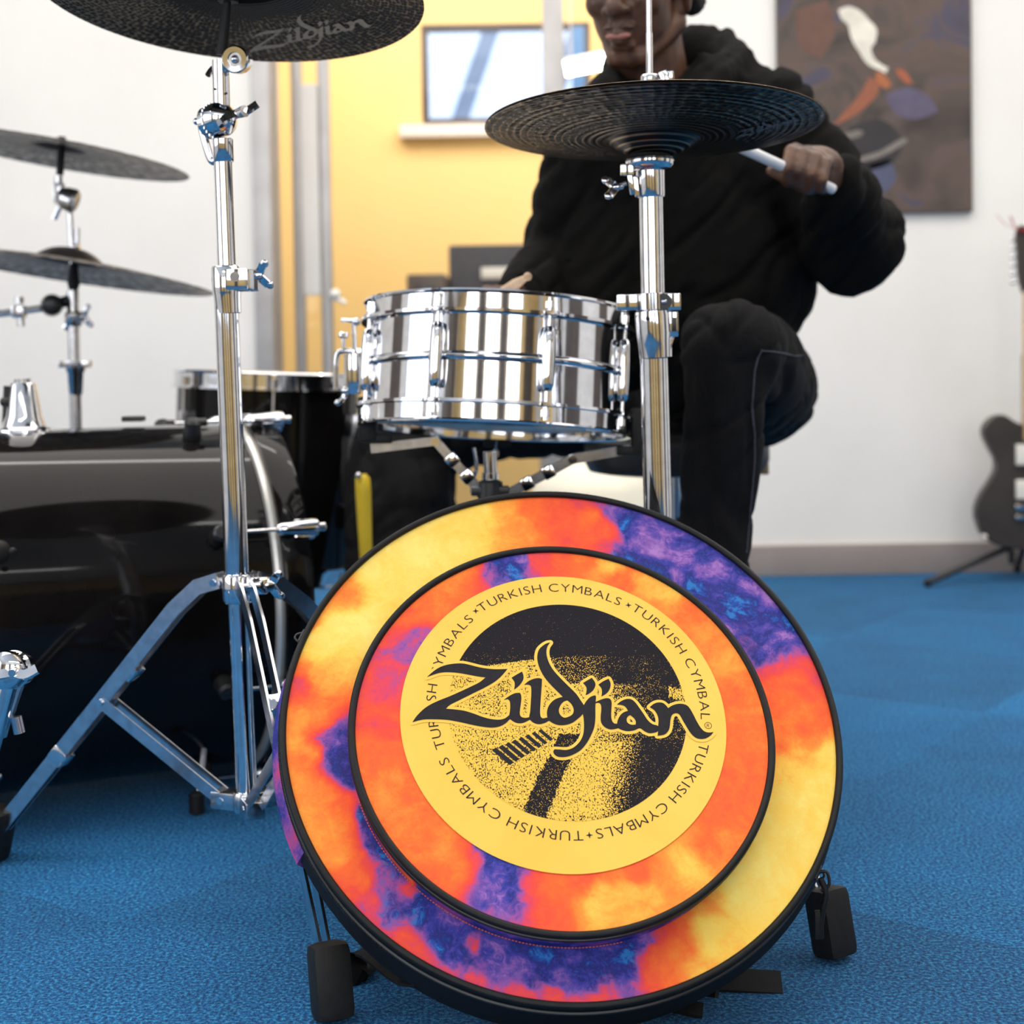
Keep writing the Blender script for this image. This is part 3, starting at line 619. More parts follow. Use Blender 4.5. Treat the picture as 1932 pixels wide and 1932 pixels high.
at_ = dk.data.attributes.new('tone', 'FLOAT', 'POINT'); at_.data.foreach_set('value', [tone(*proj(BM @ v.co)) for v in dk.data.vertices])
def flat_poly(bm, pts, holes=(), z=0):
    loops = [[V((p.x, p.y, 0)) for p in pts]]+[[V((p.x, p.y, 0)) for p in h] for h in holes]
    tri = geometry.tessellate_polygon(loops); allp = [p for l in loops for p in l]; vs = [bm.verts.new((p.x, p.y, z)) for p in allp]
    for t in tri:
        f = bm.faces.new([vs[i] for i in t]); f.normal_update()
        if f.normal.z < 0: f.normal_flip()
def rnd(pts, k=3):
    """round a closed outline lightly"""
    out = []; n = len(pts)
    for i in range(n):
        p0, p1, p2, p3 = pts[i-1], pts[i], pts[(i+1) % n], pts[(i+2) % n]
        sharp1 = (p1-p0).normalized().dot((p2-p1).normalized()) < .45; sharp2 = (p2-p1).normalized().dot((p3-p2).normalized()) < .45
        for j in range(k):
            t = j/k; a0 = p1 if sharp1 else p0; a3 = p2 if sharp2 else p3
            out.append(.5*((2*p1)+(p2-a0)*t+(2*a0-5*p1+4*p2-a3)*t*t+(-a0+3*p1-3*p2+a3)*t**3))
    return out
A_, B_, C_ = (770, 1190), (930, 1200), (1110, 1240)
WORD = [
 (A_, [(65,1395),(130,1300),(230,1200),(340,1125),(480,1060),(620,1005),(800,925),(950,855),(1080,790),(1175,715),(1060,700),(900,670),(750,645),(600,635),(480,645),(380,675),(285,710),(380,625),(480,560),(600,520),(740,502),(850,505),(960,530),(1080,560),(1200,580),(1350,590),(1510,585),(1430,680),(1330,770),(1180,860),(1000,950),(800,1050),(640,1130),(575,1190),(700,1200),(850,1220),(1000,1265),(1150,1320),(1280,1350),(1400,1355),(1480,1330),(1535,1290),(1600,1310),(1545,1350),(1480,1410),(1400,1455),(1300,1475),(1180,1470),(1000,1440),(800,1395),(600,1360),(400,1350),(220,1355)], []),
 (B_, [(160,980),(240,920),(330,875),(410,868),(428,910),(430,980),(415,1090),(408,1190),(435,1235),(500,1248),(575,1230),(600,1280),(565,1275),(480,1318),(400,1332),(330,1315),(262,1272),(225,1245),(250,1190),(262,1080),(255,1000),(225,965)], []),
 (B_, [(280,640),(360,590),(440,545),(462,600),(462,660),(430,720),(380,775),(320,820),(330,760),(325,700)], []),
 (B_, [(470,750),(540,690),(620,655),(700,645),(745,660),(740,760),(730,900),(720,1050),(715,1160),(725,1230),(760,1255),(830,1245),(870,1290),(850,1292),(790,1325),(700,1345),(620,1325),(560,1275),(550,1230),(565,1150),(575,1000),(582,860),(575,770),(530,745)], []),
 (B_, [(870,105),(830,160),(812,230),(820,320),(860,430),(930,540),(1040,660),(1150,770),(1260,880),(1330,980),(1378,1055),(1400,1120),(1360,1195),(1290,1260),(1200,1325),(1080,1358),(960,1350),(850,1290),(825,1240),(820,1150),(850,1060),(910,990),(980,950),(1060,930),(980,850),(880,750),(780,630),(710,500),(675,380),(675,290),(700,210),(760,150),(820,115)], [[(1130,985),(1190,1040),(1225,1120),(1210,1190),(1150,1230),(1080,1245),(1020,1200),(1000,1130),(1030,1050),(1080,1000)]]),
 (B_, [(1378,1055),(1420,990),(1480,930),(1550,905),(1565,930),(1560,1000),(1555,1100),(1555,1250),(1540,1380),(1500,1490),(1430,1620),(1340,1730),(1230,1800),(1110,1840),(1000,1840),(940,1810),(915,1760),(935,1725),(1020,1730),(1120,1735),(1220,1700),(1310,1620),(1360,1530),(1380,1430),(1380,1300),(1365,1195),(1330,1120)], []),
 (B_, [(1365,720),(1430,680),(1500,640),(1545,700),(1555,760),(1520,830),(1460,880),(1405,905),(1420,840),(1415,780)], []),
 (B_, [(1600,745),(1670,695),(1755,655),(1785,720),(1780,790),(1750,850),(1700,895),(1645,925),(1655,860),(1645,800)], []),
 (C_, [(100,690),(190,650),(270,628),(330,640),(352,690),(350,780),(345,880),(355,960),(390,1010),(440,1020),(470,1080),(380,1100),(310,1098),(240,1060),(195,1000),(185,920),(195,800),(190,735),(160,700),(100,708)], []),
 (C_, [(430,725),(500,670),(580,640),(650,645),(710,690),(770,770),(840,870),(900,960),(970,1020),(1050,1045),(1090,1090),(1050,1135),(990,1155),(920,1160),(850,1130),(780,1085),(700,1115),(600,1130),(520,1115),(450,1080),(435,1020),(450,950),(490,880),(540,840),(600,820),(570,770),(520,735)], [[(635,885),(690,930),(720,980),(715,1030),(650,1030),(595,1000),(580,950),(600,905)]]),
 (C_, [(930,765),(990,715),(1060,692),(1130,700),(1180,740),(1210,778),(1270,740),(1350,715),(1430,715),(1500,740),(1550,800),(1600,890),(1640,970),(1700,1070),(1760,1130),(1830,1150),(1900,1140),(1860,1190),(1790,1235),(1710,1248),(1630,1230),(1560,1170),(1500,1080),(1440,980),(1390,890),(1350,860),(1300,862),(1265,890),(1245,960),(1235,1060),(1210,1130),(1150,1180),(1050,1198),(1060,1120),(1060,1040),(1065,960),(1045,880),(1000,810)], [])]
LET = []     # outlines of the word in the plane of the disc
for of, pl, hs in WORD:
    f = lambda q: V(on(of[0]+q[0]/8.05, of[1]+q[1]/8.05, LZ)[:2])
    LET.append((rnd([f(q) for q in pl]), [rnd([f(q) for q in h]) for h in hs]))
bmL = B(); bmO = B(); _z = 0
for pts, hs in LET:
    _k = LET.index((pts, hs)); flat_poly(bmL, pts, hs, LZ+.0008+_k*1e-5)
    for lp in [pts]+hs:
        n = len(lp)
        for i in range(n):
            p, q = lp[i], lp[(i+1) % n]; d = q-p
            if d.length < 1e-6: continue
            nn = V((-d.y, d.x)).normalized()*.0031
            f = bmO.faces.new([bmO.verts.new((c.x, c.y, LZ+.0004+(_z % 120)*2e-6)) for c in (p-nn, q-nn, q+nn, p+nn)]); _z += 1
            f = bmO.faces.new([bmO.verts.new((p.x+.0031*cos(t*pi/5), p.y+.0031*sin(t*pi/5), LZ+.000401+(_z % 120)*2e-6)) for t in range(10)])
obj('logo_outline', bmO, PRINTY, lg, local=True, flat=True, recalc=False, label='yellow outline of the script logo')
obj('logo_script', bmL, PAPERB, lg, local=True, flat=True, recalc=False, label='black script logo lettering')
# stripes printed on the picture, then the ring of small capitals
bm = B()
for i in range(9):
    t = i/8; a0 = V((928+100*t, 1416-42*t)); L_ = V((34-13*t, 28-10*t)); wv_ = V((7.5-2.5*t, -5.5+2*t))
    if i == 8: continue
    flat_poly(bm, [V(on(*(a0+q), LZ)[:2]) for q in (V((0, 0)), wv_, wv_+L_, L_)], z=LZ+.0004)
obj('picture_stripes', bm, PAPERB, lg, local=True, flat=True, recalc=False)
FONT = {}
def glyph(ch):
    if ch not in FONT:
        cu = bpy.data.curves.new('glyph', 'FONT'); cu.body = ch; cu.resolution_u = 4; cu.align_x = 'CENTER'; cu.offset = -.011
        o = bpy.data.objects.new('glyph', cu); COL.objects.link(o)
        bpy.context.view_layer.update(); dg = bpy.context.evaluated_depsgraph_get(); me = bpy.data.meshes.new_from_object(o.evaluated_get(dg))
        xs = [v.co.x for v in me.vertices] or [0]; FONT[ch] = ([v.co.copy() for v in me.vertices], [list(p.vertices) for p in me.polygons], (max(xs)-min(xs)), (max(xs)+min(xs))/2)
        bpy.data.objects.remove(o); bpy.data.curves.remove(cu); bpy.data.meshes.remove(me)
    return FONT[ch]
def put_glyph(bm, ch, org, right, up, size, z, sx=1.0):
    vs, fs, w_, cx_ = glyph(ch); nv = []
    for v in vs:
        p = org+right*((v.x-cx_)*size*sx)+up*((v.y-.35)*size); nv.append(bm.verts.new((p.x, p.y, z)))
    for f in fs:
        try: bm.faces.new([nv[i] for i in f])
        except ValueError: pass
bm = B()
segs = [('TURKISH CYMBALS', (910, 1145), (1166, 1134)), ('TURKISH CYMBAL', (1202, 1149), (1331, 1352)), ('TURKISH CYMBALS', (1327, 1412), (1131, 1573)), ('TURKISH CYMBALS', (1091, 1577), (838, 1437)), ('TURKISH CYMBALS', (829, 1405), (884, 1168))]
rad = []
for s_, a_, b_ in segs:
    for q in (a_, b_): p = on(*q, LZ); rad.append((V(p[:2])-V(dc[:2])).length)
TR = sum(rad)/len(rad)
for s_, a_, b_ in segs:
    pa = V(on(*a_, LZ)[:2])-V(dc[:2]); pb = V(on(*b_, LZ)[:2])-V(dc[:2]); ta = math.atan2(pa.y, pa.x); tb = math.atan2(pb.y, pb.x)
    while tb > ta: tb -= 2*pi
    ws = [.34 if c == ' ' else glyph(c)[2]+(.22) for c in s_]; cum = [0]
    for i in range(1, len(ws)): cum.append(cum[-1]+(ws[i-1]+ws[i])/2)
    for c, u in zip(s_, cum):
        if c == ' ': continue
        t = ta+(tb-ta)*u/cum[-1]; r_ = pa.length+(pb.length-pa.length)*u/cum[-1]; er = V((cos(t), sin(t))); put_glyph(bm, c, V(dc[:2])+er*r_, V((sin(t), -cos(t))), er, .0145, LZ+.0003, 1.2)
for q in ((897.5, 1153), (1185.6, 1142), (1112, 1576)):
    p = V(on(*q, LZ)[:2]); flat_poly(bm, [p+V((cos(k*pi/4), sin(k*pi/4)))*(.0036 if k % 2 == 0 else .0011) for k in range(8)], z=LZ+.0003)
p = V(on(1336, 1369, LZ)[:2]); put_glyph(bm, 'R', p, V((.95, -.3)).normalized(), V((.3, .95)).normalized(), .0055, LZ+.0003)
flat_poly(bm, [p+V((cos(k*pi/12), sin(k*pi/12)))*.0037 for k in range(24)], [[p+V((cos(k*pi/12), sin(k*pi/12)))*.0032 for k in range(24)]], LZ+.0003)
obj('logo_ring_lettering', bm, PAPERB, lg, local=True, flat=True, recalc=False, label='black capitals around the logo disc')
# shoulder strap trailing on the carpet
bm = B()
s0 = BM @ V((-.155, -.235, -.05)); 
ribbon(bm, smooth_path([s0+V((.03, .05, .05)), s0, V((at(690, 1835, 1.53).x, 1.53, .028)), V((at(672, 1872, 1.51).x, 1.508, .004)), V((at(700, 1872, 1.56).x, 1.56, .004))], 5), .026, .003, (.5, .85, .1))
s1 = BM @ V((.13, -.25, -.06))
ribbon(bm, smooth_path([s1, V((.165, 1.50, .006)), V((.21, 1.49, .006)), V((.262, 1.485, .004))], 6), .032, .004, (-.1, .9, .3))
ribbon(bm, smooth_path([V((.12, 1.45, .010)), V((.15, 1.43, .008)), V((.175, 1.425, .004))], 6), .018, .004, (.2, .9, .3))
obj('shoulder_strap', bm, BNYLON, bag)

# ------------------------------------------------------------------ cymbals
def basis(n, xh=V((1, 0, 0)), loc=V((0, 0, 0))):
    n = V(n).normalized(); x = (V(xh)-n*V(xh).dot(n)).normalized(); y = n.cross(x)
    return Matrix(((x.x, y.x, n.x, loc.x), (x.y, y.y, n.y, loc.y), (x.z, y.z, n.z, loc.z), (0, 0, 0, 1)))
def cym_z(r, R, bow, br, bh):
    z = bow*(1-(r/R)**1.7)
    if r < br: z += bh*(1-(r/br)**2.6)
    return z
def cymbal(name, c, n, R, bow, br, bh, m, label, group=None, inv=False):
    M = basis(n, loc=c); t = thing(name, c, label, 'cymbal', group, M)
    s_ = -1 if inv else 1; th = .0011
    rs = [R*(i/46)**.85 for i in range(47)]
    top = [(max(r, .005), s_*cym_z(r, R, bow, br, bh)) for r in rs]
    bot = [(r, z-s_*th) for r, z in reversed(top)]
    obj('cymbal_plate', lathe(top+[(R+.0006, -.0005*s_)]+bot, 180, True, True), m, t, local=True, angle=60)
    return t, M
def write_on(t, M, R, bow, br, bh, p0, p1, up, m, inv=False, name='logo_print', k=1.0):
    """the script word laid along photo points p0>p1 on the underside"""
    xs = [p.x for l, h in LET for p in l]; ys = [p.y for l, h in LET for p in l]
    a = V(on(782, 1363, LZ)[:2]); b = V(on(1343, 1385, LZ)[:2]); ux = (b-a); L_ = ux.length; ux.normalize(); uy = V((-ux.y, ux.x))
    Mi = M.inverted(); o = Mi @ CP; bm = B()
    def mp_(q, dz=0):
        u = (q-a).dot(ux)/L_; v_ = (q-a).dot(uy)/L_
        px = V(p0)+(V(p1)-V(p0))*u+V(up)*v_
        zz = 0
        for _ in range(4):
            e = Mi @ at(px.x, px.y, 1.0); d = e-o; tt = (zz-o.z)/d.z; w_ = o+d*tt; r = math.hypot(w_.x, w_.y)
            zz = (-1 if inv else 1)*cym_z(min(r, R), R, bow, br, bh)-.0019
        return w_
    for l, hs in LET:
        loops = [[V((p.x, p.y, 0)) for p in l]]+[[V((p.x, p.y, 0)) for p in h] for h in hs]
        allp = [p for q in loops for p in q]; vs = [bm.verts.new(mp_(V(p[:2]))) for p in allp]
        for f in geometry.tessellate_polygon(loops): bm.faces.new([vs[i] for i in f])
    obj(name, bm, m, t, local=True, flat=True)
CY_Y = 1.75
cc = at(432, -12, CY_Y); crash, CMx = cymbal('crash_cymbal', cc, (.066, .15, 1), 365*CY_Y/2817, .018, .068, .022, CYM_CRASH, 'dark hammered crash cymbal with script logo underneath, at the top left of the photo', 'cymbals of the drum kit')
write_on(crash, CMx, 365*CY_Y/2817, .018, .068, .022, (470, 101), (702, 47), (-20, -150), PRINTG)
HY = 1.80; HR = 315.5*HY/2817
hc = at(1232, 238, HY)
hn = V((.0, .078, 1))
hb, HMx = cymbal('hihat_cymbal', hc, hn, HR, .020, .055, .017, CYM_HAT, 'black lathed lower hi-hat cymbal, cupped downward on the chrome stand', 'cymbals of the drum kit', True)
write_on(hb, HMx, HR, .020, .055, .017, (1388, 262), (1512, 226), (-6, -52), PRINTB, True)
cymbal('hihat_cymbal', hc+hn.normalized()*.0035, hn, HR*.996, .020, .055, .017, CYM_HAT, 'upper hi-hat cymbal, only its thin rim showing above the lower one', 'cymbals of the drum kit')
LY = 2.66
cymbal('crash_cymbal', at(108, 291, LY), (.165, .03, 1), 245*LY/2817, .014, .05, .014, CYM_GREY, 'upper of the two dull grey cymbals at the far left', 'cymbals of the drum kit')
cymbal('ride_cymbal', at(128, 513, LY), (.150, .060, 1), 272*LY/2817, .022, .062, .022, CYM_GREY, 'lower dull grey cymbal with a raised bell at the far left', 'cymbals of the drum kit')

# ------------------------------------------------------------------ left boom cymbal stand
def P(x, y, dy=0): return at(x, y, 1.75+dy)
S1 = 1.75/2817
base = V((P(470, 1500).x, 1.75, 0))
st = thing('cymbal_stand', base, 'chrome double-braced cymbal stand in front of the bass drum', 'cymbal stand')
bm = B(); tube(bm, [P(420.5, 300), P(430, 560)], 17*S1, 28); obj('upper_tube', bm, CHROME, st)
bm = B(); tube(bm, [P(426, 545), P(447, 1088)], 22.5*S1, 32); tube(bm, [P(447, 1085), P(466, 1500)], 20*S1, 32); obj('lower_tube', bm, CHROME, st)
# height clamp
ax_ = (P(434, 560)-P(422, 300)).normalized(); fx = V((1, 0, 0)); fy = V((0, 1, 0))
bm = B(); prof(bm, P(425, 502), P(431, 592), [(0, 24*S1), (.002, 26.5*S1), (.028, 27*S1), (.031, 26.5*S1), (.036, 25.5*S1), (.055, 24*S1), (.0558, 22*S1)]); cl = obj('height_clamp', bm, CHROME, st)
bm = B(); box(bm, P(449, 527, -.012), 21*S1, .012, 20*S1, (fx, fy, V((0, 0, 1))), .002); box(bm, P(470, 529, -.004), 13*S1, .010, 21*S1, (V((.8, .6, 0)), V((-.6, .8, 0)), V((0, 0, 1))), .002); obj('clamp_block', bm, CHROME, cl)
bm = B(); cyl(bm, P(443, 522, -.025), P(443, 522, -.0235), .0058); cyl(bm, P(443, 522, -.0262), P(443, 522, -.0235), .0038); obj('clamp_bolt', bm, STEEL, cl)
bm = B(); wing(bm, P(478, 521, -.004), V((1, -.25, .1)), V((.1, -.4, 1)), .013); obj('wing_nut', bm, CHROME, cl)
# tilter
bm = B(); prof(bm, P(420, 262), P(422, 308), [(0, 18*S1), (.001, 19.5*S1), (.026, 19.5*S1), (.0275, 17.5*S1)]); tl = obj('tilter_sleeve', bm, CHROME, st)
bm = B(); v0 = P(384, 245, .004); tube(bm, smooth_path([P(380, 235, .006), P(386, 262, .006), P(398, 300, .005), P(408, 304, .002)], 5), .005, 12); obj('tilter_bracket', bm, CHROME, tl)
cA = P(417, 225, 0); axd = V((.82, -.56, .12)).normalized()
bm = B(); prof(bm, cA-axd*.026, cA+axd*.018, [(0, .010), (.002, .0155), (.006, .0195), (.015, .0200), (.0165, .0185), (.018, .0205), (.029, .0205), (.034, .0185), (.040, .011), (.043, .006)], 36); obj('tilter_gear', bm, CHROME, tl)
bm = B()
for k in range(24):
    a = 2*pi*k/24; u_, v_, _ = frame(axd); cc_ = cA-axd*.010+(u_*cos(a)+v_*sin(a))*.0203; box(bm, cc_, .0014, .0014, .0010, (u_, v_, axd))
obj('gear_teeth', bm, STEEL, tl)
wc = P(452, 213, -.018)
bm = B(); prof(bm, cA+axd*.012, wc, [(0, .005), (.012, .0052), (.020, .0062), (.028, .0070)], 20); ribbon(bm, smooth_path([wc+V((.0, 0, -.001)), wc+V((.010, 0, .003)), wc+V((.021, 0, .010))], 4), .009, .004, (0, .5, 1)); ribbon(bm, smooth_path([wc, wc+V((-.014, -.004, -.006)), wc+V((-.024, -.002, -.014))], 4), .010, .0045, (0, .5, 1)); obj('wing_nut', bm, CHROME, tl)
bm = B(); sph(bm, P(371, 229, .006), .0042); cyl(bm, P(371, 229, .006), P(384, 231, .004), .0025); obj('lock_pin', bm, CHROME, tl)
bm = B(); tube(bm, [P(416, 114), P(418, 200)], 16*S1, 28); arm_ = obj('tilter_arm', bm, CHROME, st)
bm = B()
for q in ((405, 168), (427, 176)): sph(bm, P(q[0], q[1], -.0093), .0014, n=10)
obj('vent_holes', bm, BLACKPL, arm_)
wc = P(444, 112, -.014); wd = V((-.10, -.985, -.14)).normalized()
bm = B(); prof(bm, wc-wd*.020, wc+wd*.004, [(0, .013), (.003, .0160), (.016, .0162), (.021, .0160), (.0225, .0145), (.024, .0142), (.0238, .0082), (.018, .0078)], 40); hw = obj('ratchet_washer', bm, CHROME, arm_)
bm = B(); cyl(bm, wc-wd*.002, wc+wd*.001, .0078); sph(bm, wc+wd*.001, .0052, n=14); obj('ratchet_bolt', bm, STEEL, hw)
bm = B(); tube(bm, smooth_path([P(407, 125, .01), P(398, 133, .006), P(392, 142, .002)]), .0035, 8); obj('ratchet_lever', bm, CHROME, arm_)
bm = B(); tube(bm, [P(418, 104, .003), P(424, 50, .002), P(430, -6, 0)], 8.5*S1, 20, rr=[11*S1, 9*S1, 7*S1]); prof(bm, P(430, 4), P(431, -40), [(0, .012), (.003, .012), (.006, .007), (.02, .006)]); obj('rubber_sleeve', bm, RUBBER, st)
bm = B(); cyl(bm, cc-V((.066, .15, 1)).normalized()*.0+V((0, 0, .004)), cc+V((0, 0, .06)), .004); prof(bm, cc+V((0, 0, .040)), cc+V((0, 0, .07)), [(0, .016), (.008, .016), (.01, .009), (.024, .008)]); obj('cymbal_felt', bm, FELT, st)
# leg hub
bm = B(); prof(bm, P(448, 1082), P(450, 1138), [(0, 27*S1), (.003, 30*S1), (.030, 30*S1), (.034, 27*S1)]); hubm = obj('leg_hub', bm, CHROME, st)
hb0 = P(448, 1100); hbl = P(466, 1512)
def leg(par, ang, hub_c, low_c, R_, zb, zj, foot=True, name='leg', gap=.014, fl=None, wd_=.019):
    d = V((cos(ang), sin(ang), 0)); s_ = V((-sin(ang), cos(ang), 0))
    pts = [(.022, hub_c.z+.003), (.052, hub_c.z-.006), (.088, zb)]
    rj = .088+(R_-.088)*(zb-zj)/(zb-.03)
    pts += [(rj, zj), (R_-.01, .042)]
    o_ = V((hub_c.x, hub_c.y, 0)); bl = V((low_c.x, low_c.y, 0)); e = V((par.location.x, par.location.y, 0)) if False else bl
    bm = B()
    for k in (1, -1):
        path = []
        for i, (r, z) in enumerate(pts):
            c_ = o_.lerp(bl, min(1, (hub_c.z-z)/max(hub_c.z-low_c.z, .01)) if z < hub_c.z else 0)
            g_ = gap*(.5+.5*(k*k)) if i < 4 else gap*.6
            path.append(V((c_.x, c_.y, z))+d*r+s_*k*g_/2)
        ribbon(bm, path, wd_, .0030, (0, 0, 1) if False else d.cross(s_))
    cj = V((o_.x, o_.y, 0)).lerp(bl, .7)
    L_ = obj(name, bm, STEEL, par)
    bm = B(); 
    for k in (1, -1): bar(bm, bl+V((0, 0, zj))+d*rj+s_*k*.009, bl+V((0, 0, low_c.z))+d*.03+s_*k*.009, .015, .0020, V((0, 0, 1)))
    obj('leg_brace', bm, STEEL, L_)
    bm = B()
    for r, z in ((rj, zj), (.03, low_c.z), (.034, hub_c.z)):
        cyl(bm, bl+d*r+V((0, 0, z))-s_*.0125, bl+d*r+V((0, 0, z))+s_*.0125, .0042, n=16)
    obj('rivets', bm, CHROME, L_)
    bm = B()
    for f_ in (.25, .62):
        r = .088+(R_-.088)*f_; z = zb+(.03-zb)*f_
        t_ = (d*(R_-.088)+V((0, 0, .03-zb))).normalized(); box(bm, bl+d*r+V((0, 0, z)), .010, .0095, .0115, (t_, s_, t_.cross(s_)), .002)
    obj('leg_spacers', bm, CHROME, L_)
    bm = B(); t_ = (d*(R_-.088)+V((0, 0, .03-zb))).normalized(); fc = bl+d*(R_+.004)+V((0, 0, .028)); 
    fa = (t_*.35+V((0, 0, -.65))).normalized(); fc = bl+d*(R_-.004)+V((0, 0, .036)); box(bm, fc, .036, .0195, .0175, (fa, s_, fa.cross(s_)), .0095)
    lo_ = min(v.co.z for v in bm.verts); bmesh.ops.translate(bm, verts=list(bm.verts), vec=(0, 0, .0005-lo_))
    for v in bm.verts: v.co.z = max(v.co.z, .0005)
    obj('rubber_foot', bm, RUBBER, L_)
    return L_
lowc = V((hbl.x, hbl.y, hbl.z))
for ang, RR in ((157, .385), (-67, .352), (40, .352)):
    leg(st, radians(ang), hb0, lowc, RR, hb0.z-.035, hb0.z-.155)
bm = B(); wing(bm, P(500, 1104, .0), V((1, 0, 0)), V((0, -.3, 1)), .014, .0075); box(bm, P(490, 1104), .010, .008, .010, bev=.002); obj('hub_wing_nut', bm, CHROME, hubm)
bm = B(); prof(bm, P(464, 1492), P(466, 1532), [(0, 23*S1), (.003, 26*S1), (.020, 26*S1), (.024, 23*S1)])
for ang in (157, -67, 40):
    d = V((cos(radians(ang)), sin(radians(ang)), 0)); box(bm, lowc+d*.026, .018, .0115, .010, (d, V((-d.y, d.x, 0)), V((0, 0, 1))), .0015)
obj('lower_hub', bm, STEEL, st)

# ------------------------------------------------------------------ hi-hat stand
S2 = HY/2817
def Q(x, y, dy=0): return at(x, y, HY+dy)
hs = thing('hihat_stand', V((Q(1250, 1400).x, HY, 0)), 'chrome hi-hat stand rising behind the tie-dye bag', 'hi-hat stand')
bm = B(); tube(bm, [Q(1228, 340), Q(1232, 570)], 22.5*S2, 36); obj('upper_tube', bm, CHROME, hs)
hbase = Q(1252, 1480)
bm = B(); tube(bm, [Q(1233.5, 660), Q(1241, 960), V((Q(1252, 1400).x, HY, .03))], 26.5*S2, 40); obj('lower_tube', bm, CHROME, hs)
bm = B(); tube(bm, [Q(1224, -40), Q(1226, 300)], 5.2*S2, 14); tube(bm, [Q(1225, 62), Q(1225.5, 150)], 6.2*S2, 14); obj('pull_rod', bm, CHROME, hs)
bm = B(); prof(bm, Q(1226, 141), Q(1227, 190), [(0, .0095), (.002, .0108), (.007, .0108), (.012, .0095), (.030, .0095)]); ck = obj('clutch', bm, STEEL, hs)
bm = B(); cyl(bm, Q(1238, 156, -.004), Q(1252, 154, -.006), .0035); box(bm, Q(1256, 152, -.006), .0055, .0045, .0125, (V((.9, 0, .35)), V((0, 1, 0)), V((-.35, 0, .9))), .002); box(bm, Q(1262, 143, -.006), .0062, .004, .0055, (V((1, 0, .1)), V((0, 1, 0)), V((-.1, 0, 1))), .002); obj('clutch_wing', bm, CHROME, ck)
bm = B(); prof(bm, Q(1226, 298), Q(1229, 376), [(0, .020), (.001, .0285), (.004, .0295), (.010, .0285), (.0145, .0235), (.0160, .0175), (.045, .0168), (.0475, .0160)], 40); seat = obj('cymbal_seat', bm, CHROME, hs)
bm = B(); prof(bm, Q(1226, 290), Q(1226, 301), [(0, .012), (.001, .024), (.005, .0275), (.0062, .020)]); obj('seat_felt', bm, FELT, seat)
bm = B(); box(bm, Q(1183, 321, -.01), .008, .006, .007, bev=.0015); bar(bm, Q(1188, 330, -.012), Q(1194, 368, -.010), .006, .006, (1, 0, 0), .0015); bar(bm, Q(1199, 332, -.010), Q(1203, 372, -.010), .006, .006, (1, 0, 0), .0015); cyl(bm, Q(1170, 350, 0), Q(1182, 346, 0), .003); wing(bm, Q(1172, 352, 0), V((-1, -.2, -.1)), V((0, .3, 1)), .010, .004); obj('tilt_screw', bm, CHROME, seat)
bm = B(); prof(bm, Q(1231, 553), Q(1232, 588), [(0, 30*S2), (.001, 33*S2), (.020, 33*S2), (.0215, 30*S2)]); box(bm, Q(1183, 571, -.004), 20*S2, .010, 15*S2, bev=.0015); box(bm, Q(1270, 570, -.004), 13*S2, .012, 16*S2, bev=.0015); mcl = obj('memory_clamp', bm, CHROME, hs)
bm = B(); c_ = Q(1253, 569, -.020); cyl(bm, c_, c_+V((0, .006, 0)), 15*S2); obj('drum_key_socket', bm, BLACKPL, mcl)
bm = B(); sph(bm, c_+V((0, -.001, 0)), 6*S2, n=14); obj('drum_key_bolt', bm, STEEL, mcl)
bm = B(); prof(bm, Q(1232, 586), Q(1238, 677), [(0, 30*S2), (.001, 34*S2), (.006, 35*S2), (.028, 34.5*S2), (.040, 32.5*S2), (.0565, 31*S2), (.058, 28*S2)]); hcs = obj('clamp_sleeve', bm, CHROME, hs)
bm = B(); box(bm, Q(1268, 612, -.004), 11*S2, .009, 24*S2, bev=.002); bar(bm, Q(1266, 632, -.004), Q(1254, 668, -.008), .010, .010, (1, 0, 0), .002); obj('sleeve_lug', bm, CHROME, hcs)
bm = B(); box(bm, Q(1272, 612, -.0125), 4*S2, .002, 13*S2, bev=.0005); sph(bm, Q(1222, 601, -.0215), .0026, n=10); obj('sleeve_slots', bm, BLACKPL, hcs)
hh0 = V((hbase.x-.008, HY, .36)); hl0 = V((hbase.x, HY, .14))
for ang, RR in ((-58, .288), (190, .272), (62, .272)):
    leg(hs, radians(ang), hh0, hl0, RR, .30, .20, gap=.012)
bm = B(); prof(bm, hh0+V((0, 0, .02)), hh0-V((0, 0, .02)), [(0, .018), (.002, .021), (.034, .021), (.038, .018)]); prof(bm, hl0+V((0, 0, .015)), hl0-V((0, 0, .015)), [(0, .018), (.002, .02), (.026, .02), (.028, .018)]); obj('leg_hub', bm, CHROME, hs)
bm = B(); box(bm, (hbase.x+.005, HY+.15, .028), .042, .14, .006, (V((1, 0, 0)), V((0, .992, .12)), V((0, -.12, .992))), .003); box(bm, (hbase.x+.003, HY+.12, .005), .05, .17, .0035, bev=.001); obj('footboard', bm, STEEL, hs)

# ------------------------------------------------------------------ far-left double cymbal stand
def L(x, y, dy=0): return at(x, y, LY+dy)
S3 = LY/2817
ls = thing('cymbal_stand', V((L(150, 1200).x, LY, 0)), 'slim straight cymbal stand holding both grey cymbals at far left', 'cymbal stand')
bm = B(); tube(bm, [L(137, 548), L(143, 800), V((L(150, 1000).x, LY, .32))], 11*S3, 20); obj('lower_tube', bm, STEEL, ls)
bm = B(); tube(bm, [V((L(150, 1000).x, LY, .34)), V((L(152, 1150).x, LY, .06))], 15*S3, 20); obj('base_tube', bm, STEEL, ls)
bm = B(); tube(bm, [L(138, 560), L(140, 498)], 8*S3, 16); prof(bm, L(139, 545), L(139, 500), [(0, 9*S3), (.01, 12*S3), (.03, 9*S3), (.036, 9*S3)]); tube(bm, [L(113, 330), L(117, 258)], 7*S3, 14); obj('cymbal_sleeves', bm, RUBBER, ls)
bm = B(); tube(bm, [L(131, 390), L(137, 500)], 6*S3, 14); obj('stacker_rod', bm, STEEL, ls)
